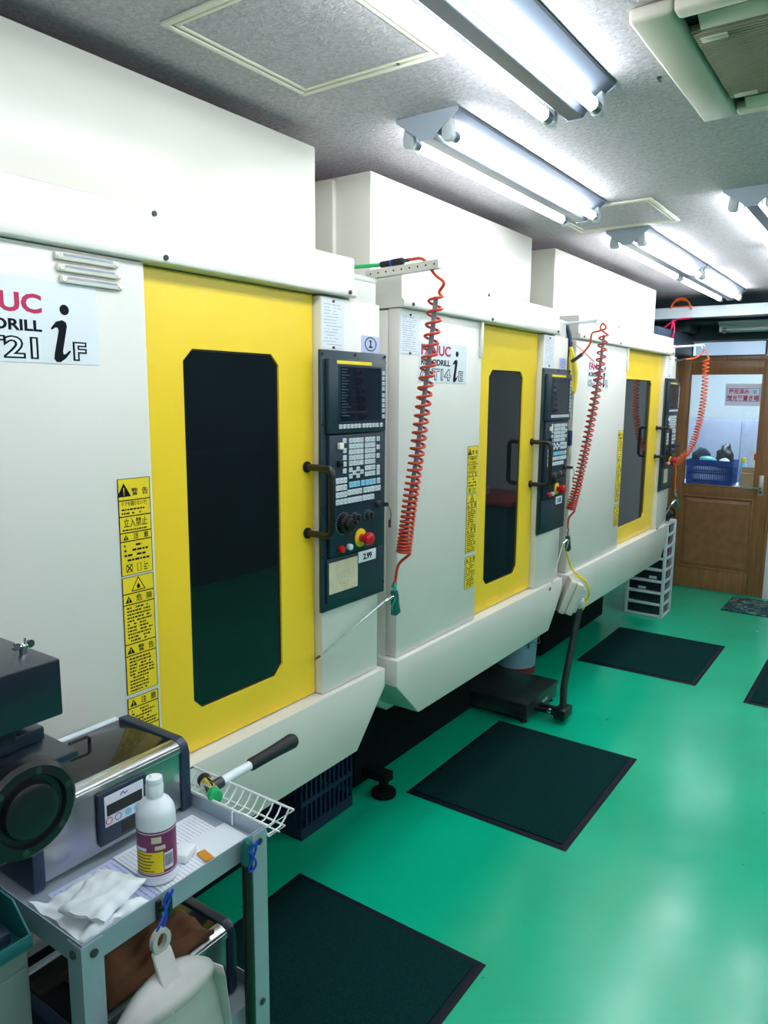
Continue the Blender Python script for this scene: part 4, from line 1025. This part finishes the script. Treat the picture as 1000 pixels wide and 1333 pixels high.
def cleaner(label, x0, x1, y0, y1, z, panel=True):
    h = .155
    t = thing('ultrasonic_cleaner', label, 'cleaner', (x0,y0,z), 0, 'ultrasonic cleaners on the cart'); w, d = x1-x0, y1-y0
    bw = .022
    part('housing', MB().box(.006,w-.004,bw+.001,d-bw-.001,.010,h-.012), 'brushed', t, .004)
    ep = [(.004,0),(w-.004,0),(w,.006),(w,h-.028),(w-.006,h-.010),(w-.022,h),(.02,h),(.004,h-.008),(0,h-.02),(0,.006)]
    part('end_cap', MB().prism(ep, 'y', d-bw, d), 'navy_plastic', t, .005); part('end_cap', MB().prism(ep, 'y', 0, bw), 'navy_plastic', t, .005)
    rim = MB(); rim.prism([(w-.030,h-.012),(w-.003,h-.0115),(w-.001,h-.022),(w-.004,h-.024),(w-.028,h-.0119)][:4], 'y', bw+.001, d-bw-.001)
    rim.prism([(w-.034,h-.011),(w-.003,h-.016),(w-.006,h-.007),(w-.018,h-.002),(w-.030,h-.001)], 'y', bw+.001, d-bw-.001)
    part('front_rim', rim, 'steel', t, .0015)
    part('back_rim', MB().box(.004,.020,bw+.001,d-bw-.001,h-.011,h-.001), 'rack_white', t, .003)
    lid = part('lid', MB().box(.021,w-.035,bw+.002,d-bw-.002,h-.0115,h-.004), 'lid_glass', t, .001)
    hy = d*.55; hx = w*.33
    if panel: part('lid_handle', MB().tube([(hx,hy-.024,h-.004),(hx,hy-.024,h+.010),(hx,hy-.019,h+.015),(hx,hy+.019,h+.015),(hx,hy+.024,h+.010),(hx,hy+.024,h-.004)], .0038, 8), 'black', lid)
    if panel:
        a0, a1, b0, b1 = .742-y0, .850-y0, .905-z, 1.010-z
        cp = part('control_box', MB().box(w-.0035,w+.006,a0,a1,b0,b1), 'navy_plastic', t, .004)
        part('front_plate', MB().box(w+.0062,w+.0068,a0+.012,a1-.010,b0+.036,b1-.008), 'paper', cp)
        part('display', MB().box(w+.007,w+.0078,a0+.016,a1-.014,b1-.048,b1-.026), 'black', cp)
        part('socket_recess', MB().box(w+.0062,w+.0068,a0+.046,a1-.018,b0+.008,b0+.030), 'black', cp)
        part('maker_mark', MB().tube(catmull([(w+.0072,a0+.046,b1-.018),(w+.0072,a0+.052,b1-.013),(w+.0072,a0+.056,b1-.018),(w+.0072,a0+.062,b1-.015)], 6), .0012, 5), 'ink_blue', cp)
        bt = [(.020,'magenta'),(.040,'ink_blue'),(.062,'key_blue'),(.082,'key_blue')]
        for i,(u,m) in enumerate(bt):
            zc = b0+.047
            if i < 2: part('button', MB().tube([(w+.0070,a0+u+.0065*math.cos(q),zc+.0065*math.sin(q)) for q in [k*math.pi/8 for k in range(16)]], .0008, 5, closed=True), m, cp)
            else: part('button', MB().cyl((w+.0069,a0+u,zc),(w+.0080,a0+u,zc),.0072,16), m, cp)
    return t
cleaner('stainless ultrasonic cleaner with control display on the upper cart tray', .060, .285, .615, .967-.004, CZ)
cleaner('stainless ultrasonic cleaner on the lower cart tray under a brown cloth', .195, .425, .590, .950, SZ, False)

def bottle():
    t = thing('plastic_bottle', 'white plastic bottle with purple and yellow label on the cart', 'bottle', (.412,.776,CZ+.0022)); t.rotation_euler = (0,0,math.radians(-30))
    r = .0345
    part('body', MB().lathe([(r-.004,0),(r-.001,.002),(r,.006),(r,.120),(r-.0005,.128),(r-.003,.136),(r-.009,.146),(r-.018,.153),(.014,.156),(.0135,.160)], n=40), 'bottle_white', t)
    cp = part('cap', MB().lathe([(.0155,.158),(.0155,.176),(.0145,.1775),(.0145,.183),(.0150,.184),(.0140,.190),(.006,.1905)], n=28), 'bottle_white', t)
    part('nozzle', MB().cyl((0,-.006,.1905),(0,-.006,.196),.0022,8), 'bottle_white', cp)
    def wrap(a0, a1, z0, z1, e, m, name, par, n=20):
        v = []; f = []
        for i in range(n+1):
            a = math.radians(a0+(a1-a0)*i/n); v += [((r+e)*math.cos(a),(r+e)*math.sin(a),z0),((r+e)*math.cos(a),(r+e)*math.sin(a),z1)]
        for i in range(n): f.append((2*i,2*i+2,2*i+3,2*i+1))
        return part(name, MB().add(v, f), m, par)
    A = -8                                                   # label centre direction faces the aisle
    lb = wrap(A-80, A+80, .020, .104, .0003, 'label_purple', 'label_sheet', t)
    wrap(A-76, A+76, .023, .101, .0005, 'paper', 'label_border', lb); wrap(A-74, A+74, .0245, .0995, .0006, 'label_purple', 'label_field', lb)
    wrap(A-72, A+18, .026, .066, .0008, 'sticker_yellow', 'yellow_field', lb); wrap(A+20, A+50, .030, .062, .0008, 'paper', 'white_field', lb)
    for i in range(6): wrap(A-66, A-66+R.uniform(45,78), .0605-.0062*i, .0620-.0062*i, .0010, 'ink', 'print_line', lb, 8)
    for i in range(9): wrap(A+23+i*2.8, A+24.4+i*2.8, .036, .058, .0010, 'ink', 'bar', lb, 1)
    wrap(A-66, A-30, .068, .074, .0009, 'paper', 'pale_mark', lb, 8); wrap(A-5, A+25, .070, .078, .0009, 'card', 'pale_mark', lb, 8); wrap(A-14, A+14, .083, .095, .0009, 'card', 'pale_mark', lb, 8)
bottle()
# papers under a clear film
def sheet(name, label, corners, z, m, rows=0, seed=1, ink='ink_grey', cat='paper', th=.0005, dot=False):
    P = [Vector((p[0],p[1],0)) for p in corners]; c = sum(P, Vector())/4
    t = thing(name, label, cat, (c.x,c.y,z)); Q = [p-c for p in P]
    part('sheet', MB().add([(q.x,q.y,0) for q in Q]+[(q.x,q.y,th) for q in Q], [(3,2,1,0),(4,5,6,7),(0,1,5,4),(1,2,6,5),(2,3,7,6),(3,0,4,7)]), m, t)
    if rows:
        mb = MB(); RR = random.Random(seed)
        for i in range(rows):
            v = (i+.6)/(rows+.4); u = .05
            while u < .93:
                w_ = RR.uniform(.006,.014) if dot else RR.uniform(.03,.12); u2 = min(.95,u+w_)
                def bl(a,b): return (Q[0]*(1-a)+Q[1]*a)*(1-b)+(Q[3]*(1-a)+Q[2]*a)*b
                h = .16/rows if not dot else .30/rows
                p = [bl(u,v),bl(u2,v),bl(u2,v+h),bl(u,v+h)]; mb.add([(q.x,q.y,th+.0002) for q in p], [(0,1,2,3)])
                u = u2+(.012 if dot else .01)
        part('print', mb, ink, t, smooth=0)
    return t
z0 = CZ+.0002
sheet('printed_sheet', 'printed chart sheet under the white bottle on the cart', [(.300,.760),(.470,.750),(.478,.935),(.306,.945)], z0, 'paper', 22, 2)
sheet('printed_sheet', 'lilac sheet with rows of dotted print beside the white cloth', [(.300,.630),(.476,.620),(.478,.746),(.302,.756)], z0, 'paper_lilac', 11, 3, 'ink_blue', dot=True)
sheet('clear_film', 'clear plastic film on the printed sheet near the basket', [(.375,.860),(.474,.850),(.480,.955),(.384,.962)], z0+.0012, 'clear_film', 0, cat='film')
solo('foam_block', MB().box(-.017,.017,-.021,.021,0,.016, Matrix.Translation((.405,.840,CZ+.0014)) @ Matrix.Rotation(math.radians(20),4,'Z')), 'foam', 'small white foam block beside the white bottle', 'foam', bevel=.003)
solo('orange_strip', MB().box(-.025,.010,-.009,.009,0,.006, Matrix.Translation((.448,.861,CZ+.0012)) @ Matrix.Rotation(math.radians(-10),4,'Z')), 'orange_plastic', 'small orange plastic strip beside the white foam block', 'strip', bevel=.002)
def drape(name, label, cat, x0, x1, y0, y1, z, m, amp=.006, th=.010, n=26, seed=3, edge=None, group=None, hang=None, rot=0, lip=None):
    from mathutils import noise as mn
    cx, cy = (x0+x1)/2, (y0+y1)/2; w, d = x1-x0, y1-y0; v = []; f = []
    for k in (0, 1):
        for i in range(n+1):
            for j in range(n+1):
                u, q = i/n-.5, j/n-.5
                e = min(.5-abs(u), .5-abs(q))
                wob = .035*mn.noise(Vector((u*3+seed,q*3,seed*1.7)))
                X = u*w*(1-abs(wob)*1.6)+.006*mn.noise(Vector((q*5,seed,u))); Y = q*d*(1-abs(wob)*1.6)+.006*mn.noise(Vector((u*5,seed+5,q)))
                fold = mn.noise(Vector((u*2.2+seed,q*5.5,0)))*amp + mn.noise(Vector((u*7,q*3+seed,2)))*amp*.6
                Z = th*min(1,e*9)*.75+max(0,fold+amp*.55)+.0015 if k else .0004
                if lip:
                    wx, wy = cx+X, cy+Y; dd = max(0, min(1, max((wx-lip[0])/.022, (lip[1]-wy)/.022))); dd = dd*dd*(3-2*dd); Z += dd*.020
                v.append((X,Y,Z))
    N = (n+1)*(n+1); I = lambda k,i,j: k*N+i*(n+1)+j
    for i in range(n):
        for j in range(n):
            f.append((I(1,i,j),I(1,i+1,j),I(1,i+1,j+1),I(1,i,j+1))); f.append((I(0,i,j+1),I(0,i+1,j+1),I(0,i+1,j),I(0,i,j)))
    for i in range(n):
        f += [(I(0,i,0),I(0,i+1,0),I(1,i+1,0),I(1,i,0)),(I(0,i+1,n),I(0,i,n),I(1,i,n),I(1,i+1,n)),(I(0,0,i+1),I(0,0,i),I(1,0,i),I(1,0,i+1)),(I(0,n,i),I(0,n,i+1),I(1,n,i+1),I(1,n,i))]
    mb = MB().add(v, f); o = solo(name, mb, m, label, cat, group, smooth=60); o.location = (cx,cy,z); o.rotation_euler = (0,0,rot); return o
drape('white_cloth', 'crumpled white cloth on the corner of the cart', 'cloth', .322, .4815, .5825, .702, CZ+.001, 'cloth_white', .010, .016, seed=3, lip=(.452,.600))
fl = MB()
cf = thing('folded_rag', 'folded white rag lying on the crumpled white cloth', 'cloth', (.425,.655,CZ+.034))
o = drape('upper_fold', 'x', 'x', -.045, .045, -.055, .06, .001, 'cloth_white', .006, .010, 18, 8, rot=.35); o.parent = cf; o.location = (0,0,.004); del o['label'], o['category']
drape('brown_cloth', 'folded brown cloth on the lower ultrasonic cleaner', 'cloth', .270, .415, .660, .900, SZ+.1565, 'cloth_brown', .012, .018, seed=11)
# folders beside the lower cleaner
fd = thing('folder_stack', 'dark folders with yellow edges on the lower tray', 'folders', (.455,.66,SZ+.0005))
for i in range(3):
    f1 = part('folder', MB().box(-.024,.024,-.075+.006*i,.075+.004*i,.001+.012*i,.011+.012*i), 'folder', fd, .002)
    part('yellow_edge', MB().box(.0243,.0250,-.07+.006*i,.07+.004*i,.003+.012*i,.008+.012*i), 'folder_yellow', f1)
# wire basket at the cart end
def wire_basket():
    t = thing('wire_basket', 'white wire basket hooked to the end of the cart', 'basket', (0,0,0))
    x0,x1,y0,y1,zt,zb = .195,.497,.974,1.046,.909,.882; r = .0021
    part('rim', MB().tube([(x0,y0,zt),(x1,y0,zt),(x1,y1,zt),(x0,y1,zt)], r*1.25, 6, closed=True), 'wire_white', t)
    part('bottom_ring', MB().tube([(x0+.006,y0+.008,zb),(x1-.006,y0+.008,zb),(x1-.006,y1-.020,zb),(x0+.006,y1-.020,zb)], r, 6, closed=True), 'wire_white', t)
    wm = MB().tube([(0,y0,zt),(0,y0+.006,zb+.004),(0,y0+.012,zb),(0,y1-.028,zb),(0,y1-.012,zb+.012),(0,y1,zt)], r*.85, 6).mesh('wire','wire_white')
    for i in range(14): link('wire', wm, t, (x0+.012+i*(x1-x0-.024)/13,0,0))
    part('long_wire', MB().tube([(x0,y0+.030,zb),(x1,y0+.030,zb)], r*.8, 6), 'wire_white', t)
    hk = MB().tube([(0,y0,zt),(0,.969,zt+.004),(0,.9645,zt+.002),(0,.9640,zt-.025)], r, 6).mesh('hook','wire_white')
    for x in (x0+.05,.405): link('hook', hk, t, (x,0,0))
wire_basket()
def hammer():
    t = thing('hammer', 'soft-faced hammer with white shaft and black grip in the wire basket', 'hammer', (0,0,0))
    a = Vector((.300,1.000,.912)); b = at(383,963,'x',.300); d = (b-a).normalized()
    s = Vector((1,0,0)); s = (s-d*s.dot(d)).normalized(); u = d.cross(s)
    part('shaft', MB().tube([a-d*.01, a.lerp(b,.5)], .0105, 12), 'bottle_white', t)
    g = [a.lerp(b,q) for q in (.44,.46,.55,.75,.9,.97,1.0)]
    part('grip', MB().tube(g, [.0125,.0145,.0145,.0155,.0175,.0185,.0150], 16), 'black_rubber', t, label='black rubber grip')
    ax = (s*.75-u*.05-d*.35); ax = (ax-Vector((0,0,ax.z*.5))).normalized()
    part('head', MB().cyl(a-ax*.028, a+ax*.022, .0145, 16), 'chrome', t, .003)
    part('collar', MB().cyl(a+d*.006, a+d*.034, .0125, 12), 'dark_metal', t, .002)
    part('green_face', MB().cyl(a+ax*.023, a+ax*.045, .0150, 18), 'hose_green', t, .003, label='green plastic face'); part('black_face', MB().cyl(a-ax*.029, a-ax*.048, .0150, 18), 'black_rubber', t, .003)
hammer()
# clip, cord and dustpan
XF_ = CX1+.001
ck = thing('magnet_clip', 'black clip on the cart edge holding the dustpan cord', 'clip', (XF_,.722,CZL-.02))
part('clip_plate', MB().box(0,.006,-.014,-.004,-.020,.014), 'black', ck, .002); part('clip_plate', MB().box(0,.006,.006,.018,-.026,.012), 'black', ck, .002); part('jaw', MB().box(.0062,.010,-.012,.014,-.006,.004), 'black', ck, .001)
hx, hz = XF_+.010, .826
def blue_loop(label, top, bot, w=.006):
    p = [Vector(top)+Vector((.0,-w,0)), Vector(top)+Vector((.002,0,.008)), Vector(top)+Vector((0,w,0)), (Vector(top)+Vector(bot))/2+Vector((.002,-w*.4,0)), Vector(bot)+Vector((0,-w,.006)), Vector(bot)+Vector((0,0,-.001)), Vector(bot)+Vector((0,w,.006)), (Vector(top)+Vector(bot))/2+Vector((.004,w*.4,0))]
    P = catmull(p+[p[0]], 8)[:-1]
    mb = MB().tube(P, .0022, 6, closed=True); mb.tube(catmull([Vector(top)+Vector((.004,-.006,.006)),Vector(top)+Vector((.006,-.002,.016)),Vector(top)+Vector((.006,.004,.010)),Vector(top)+Vector((.006,.008,.018))], 6), .0025, 6)
    return solo('hanging_loop', mb, 'blue_cord', label, 'string')
blue_loop('blue plastic string tied to the handle of the dustpan', (hx+.004,.722,.905), (.512,.701,.862))
def dustpan():
    cx, cy, cz = .511, .700, .795
    t = thing('dustpan', 'dirty off-white plastic dustpan hanging from the cart edge', 'dustpan', (cx,cy,cz))
    n = 14; o_ = []; i_ = []
    for k in range(n):
        a = math.pi*2*k/n; o_.append((.0185*math.cos(a), .052+.022*math.sin(a))); i_.append((.0095*math.cos(a), .053+.014*math.sin(a)))
    v = [(x,a,b) for x in (-.004,.006) for ring in (o_, i_) for a,b in ring]; f = []
    for k in range(n):
        j = (k+1) % n; f += [(k,j,n+j,n+k),(2*n+k,3*n+k,3*n+j,2*n+j),(k,2*n+k,2*n+j,j),(n+k,n+j,3*n+j,3*n+k)]
    hb = [(-.004,-.0182,.048),(-.004,.0182,.048),(.006,.0182,.048),(.006,-.0182,.048)]
    part('eye', MB().add(v, f), 'dustpan', t)
    rings = [(.001,.0,.038,.0182,.005),(.012,-.001,.018,.0185,.006),(.030,-.003,-.008,.020,.008),(.050,-.006,-.036,.023,.010)]
    hv = []; hf = []
    for x,y,z,w_,d_ in rings: hv += [(x-d_,y-w_,z),(x-d_,y+w_,z),(x+d_,y+w_,z-.004),(x+d_,y-w_,z-.004)]
    for i in range(len(rings)-1): hf += [(i*4+k, i*4+(k+1)%4, i*4+4+(k+1)%4, i*4+4+k) for k in range(4)]
    hf += [(3,2,1,0),(len(hv)-4,len(hv)-3,len(hv)-2,len(hv)-1)]
    part('handle', MB().add(hv, hf), 'dustpan', t, .004)
    N, Q = 24, 8
    zt = lambda a: -.055*abs(a)**2.4
    pv = []; pf = []
    for q in range(Q+1):
        for k in range(N+1):
            a = -1+2*k/N; u = q/Q; pv.append((0, a*(.102+.046*u**.8), zt(a)*(1-u)+(-.30)*u))
    for q in range(Q):
        for k in range(N): pf.append((q*(N+1)+k, q*(N+1)+k+1, (q+1)*(N+1)+k+1, (q+1)*(N+1)+k))
    for k in (0, N):                                            # low side walls
        b0 = len(pv); sg = -1 if k == 0 else 1
        for q in range(Q+1): p = pv[q*(N+1)+k]; pv.append((.030*(1-.85*q/Q), p[1]+sg*.006, p[2]))
        for q in range(Q): pf.append((q*(N+1)+k, (q+1)*(N+1)+k, b0+q+1, b0+q))
    o1 = part('pan', MB().add(pv, pf), 'dustpan', t, smooth=60)
    hv = []; hf = []; S = 6
    for s_ in range(S+1):
        for k in range(N+1):
            a = -1+2*k/N; u = s_/S; e = math.sqrt(max(0,1-a*a))
            hv.append((.060*e*u, a*.102, zt(a)*(1-u)+(-.050+.012*e)*u+.016*e*math.sin(u*math.pi)))
    for s_ in range(S):
        for k in range(N): hf.append((s_*(N+1)+k, s_*(N+1)+k+1, (s_+1)*(N+1)+k+1, (s_+1)*(N+1)+k))
    o2 = part('hood', MB().add(hv, hf), 'dustpan', t, smooth=60)
    for o in (o1, o2): m = o.modifiers.new('thick','SOLIDIFY'); m.thickness = .0026
dustpan()
# broom handle hanging at the corner leg
bh = thing('broom_handle', 'black broom pole hanging at the cart corner on a blue string', 'pole', (.503,.905,.02))
part('pole', MB().tube([(.006,0,0),(.004,0,.45),(.004,0,.853)], .0105, 14), 'black', bh); part('end_cap', MB().lathe([(.0125,.853),(.0128,.862),(.011,.892),(.006,.900)], (.004,0,0), 14), 'gun_green', bh)
blue_loop('blue plastic string holding the broom pole', (.522,.905,.905), (.520,.905,.862), .009)

# ------------------------------------------------------------------ bench machine and cabinet beside the cart
def green_cabinet():
    t = thing('cabinet', 'grey green cabinet with teal tray top beside the cart', 'cabinet', (0,0,0))
    x0,x1,y0,y1,h = .030,.387,-.20,.553,.872
    part('body', MB().box(x0,x1-.006,y0,y1-.006,.0008,h), 'cabinet_green', t, .003)
    fb = part('drawer', MB().box(x1-.0055,x1-.0005,y0+.01,y1-.012,.10,h-.03), 'cabinet_green', t, .002)
    part('handle', MB().box(x1,x1+.014,.05,.25,.60,.62), 'steel', fb, .004)
    rm = MB(); th = .004
    part('tray_floor', MB().box(x0,x1,y0,y1,h+.0005,h+.004), 'teal_tray', t)
    rm.box(x1-th,x1,y0,y1,h+.004,h+.024); rm.box(x0,x0+th,y0,y1,h+.004,h+.064); rm.box(x0+th,x1-th,y0,y0+th,h+.004,h+.04)
    rm.prism([(x0+th,h+.004),(x1-th,h+.004),(x1-th,h+.024),(x1-.05,h+.064),(x0+th,h+.064)], 'y', y1-th, y1)
    part('tray_rim', rm, 'teal_tray', t, .001)
green_cabinet()
sheet('paper_slip', 'white paper slips lying in the teal tray', [(.30,.42),(.37,.41),(.375,.50),(.305,.505)], .8768, 'paper', 0)
def bench_machine():
    t = thing('bench_machine', 'dark blue bench grinder with square top cover and round wheel guard', 'grinder', (.33,.45,.8765))
    ox, oy, oz = .33, .45, .8765
    B = lambda x0,x1,y0,y1,z0,z1: MB().box(x0-ox,x1-ox,y0-oy,y1-oy,z0-oz,z1-oz)
    part('base', B(.18,.36,.34,.535,.877,.90), 'press_blue', t, .006)
    part('column', B(.24,.34,.40,.525,.9005,1.13), 'press_blue', t, .008)
    part('head_plate', B(.22,.520,.28,.572,1.226,1.240), 'press_blue', t, .006)
    hs = MB().prism([(.24-ox,1.10-oz),(.49-ox,1.10-oz),(.502-ox,1.13-oz),(.503-ox,1.205-oz),(.495-ox,1.2255-oz),(.24-ox,1.2255-oz)], 'y', .30-oy, .555-oy)
    part('housing', hs, 'press_blue', t, .010)
    part('belt_cover', B(.255,.503,.20,.560,1.292,1.375), 'press_cover', t, .003)
    nk = B(.29,.46,.30,.515,1.2405,1.2915); part('neck', nk, 'press_blue', t, .006)
    part('side_bracket', B(.36,.455,.50,.558,1.2405,1.262), 'press_blue', t, .004)
    wg = Matrix.Translation((.503-ox,0.490-oy,1.186-oz)) @ Matrix.Rotation(math.radians(90),4,'Y')
    part('wheel_guard', MB().lathe([(.066,0),(.068,.006),(.068,.022),(.062,.028),(.050,.029),(.047,.022),(.040,.021),(.037,.030),(.030,.033),(.010,.031)], n=36, M=wg), 'black', t)
    bm2 = MB().cyl((0,0,0),(.006,0,0),.005,8).mesh('bolt','dark_metal')
    for k in range(6):
        a = k*math.pi/3+.3; link('bolt', bm2, t, (.526-ox,.490-oy+.056*math.cos(a),1.186-oz+.056*math.sin(a)))
    wp = at(31,848,'z',1.378); wnut = MB(); q_ = Vector((wp.x-ox, wp.y-oy, 1.3752-oz))
    wnut.cyl(q_, q_+Vector((0,0,.012)), .006, 12)
    for s_ in (-1,1): wnut.cyl(q_+Vector((-.002,s_*.010,.012)), q_+Vector((.002,s_*.010,.012)), .006, 10)
    wnut.cyl(q_+Vector((0,0,.012)), q_+Vector((0,.003,.022)), .002, 6)
    part('wing_nut', wnut, 'chrome', t)
bench_machine()

# ------------------------------------------------------------------ workbench across the aisle (seen mirrored in the door panes)
wk = thing('workbench', 'red-topped workbench out in the aisle near the back wall', 'workbench', (1.9,6.2,0))
part('top', MB().box(-.65,1.1,-.35,.45,.79,.83), 'red_top', wk, .004); part('cabinet', MB().box(-.60,1.05,-.30,.42,.0008,.789), 'bench_teal', wk, .004)
solo('parts_box', MB().box(1.65,1.80,6.1,6.25,.8308,.90), 'paper', 'white parts box on the red workbench', 'box', bevel=.004)
shf = thing('reflection_darkener', 'unseen dark shelf shape added to darken the pane reflections', 'shelf', (4.0,1.2,0)); part('carcass', MB().box(-.35,.15,-3.6,5.4,.0008,2.2), 'wall_dark', shf, .004); part('boards', MB().box(-.37,-.352,-3.5,5.3,1.2,1.24), 'slate', shf)  # unseen block, added so the door panes mirror something dark
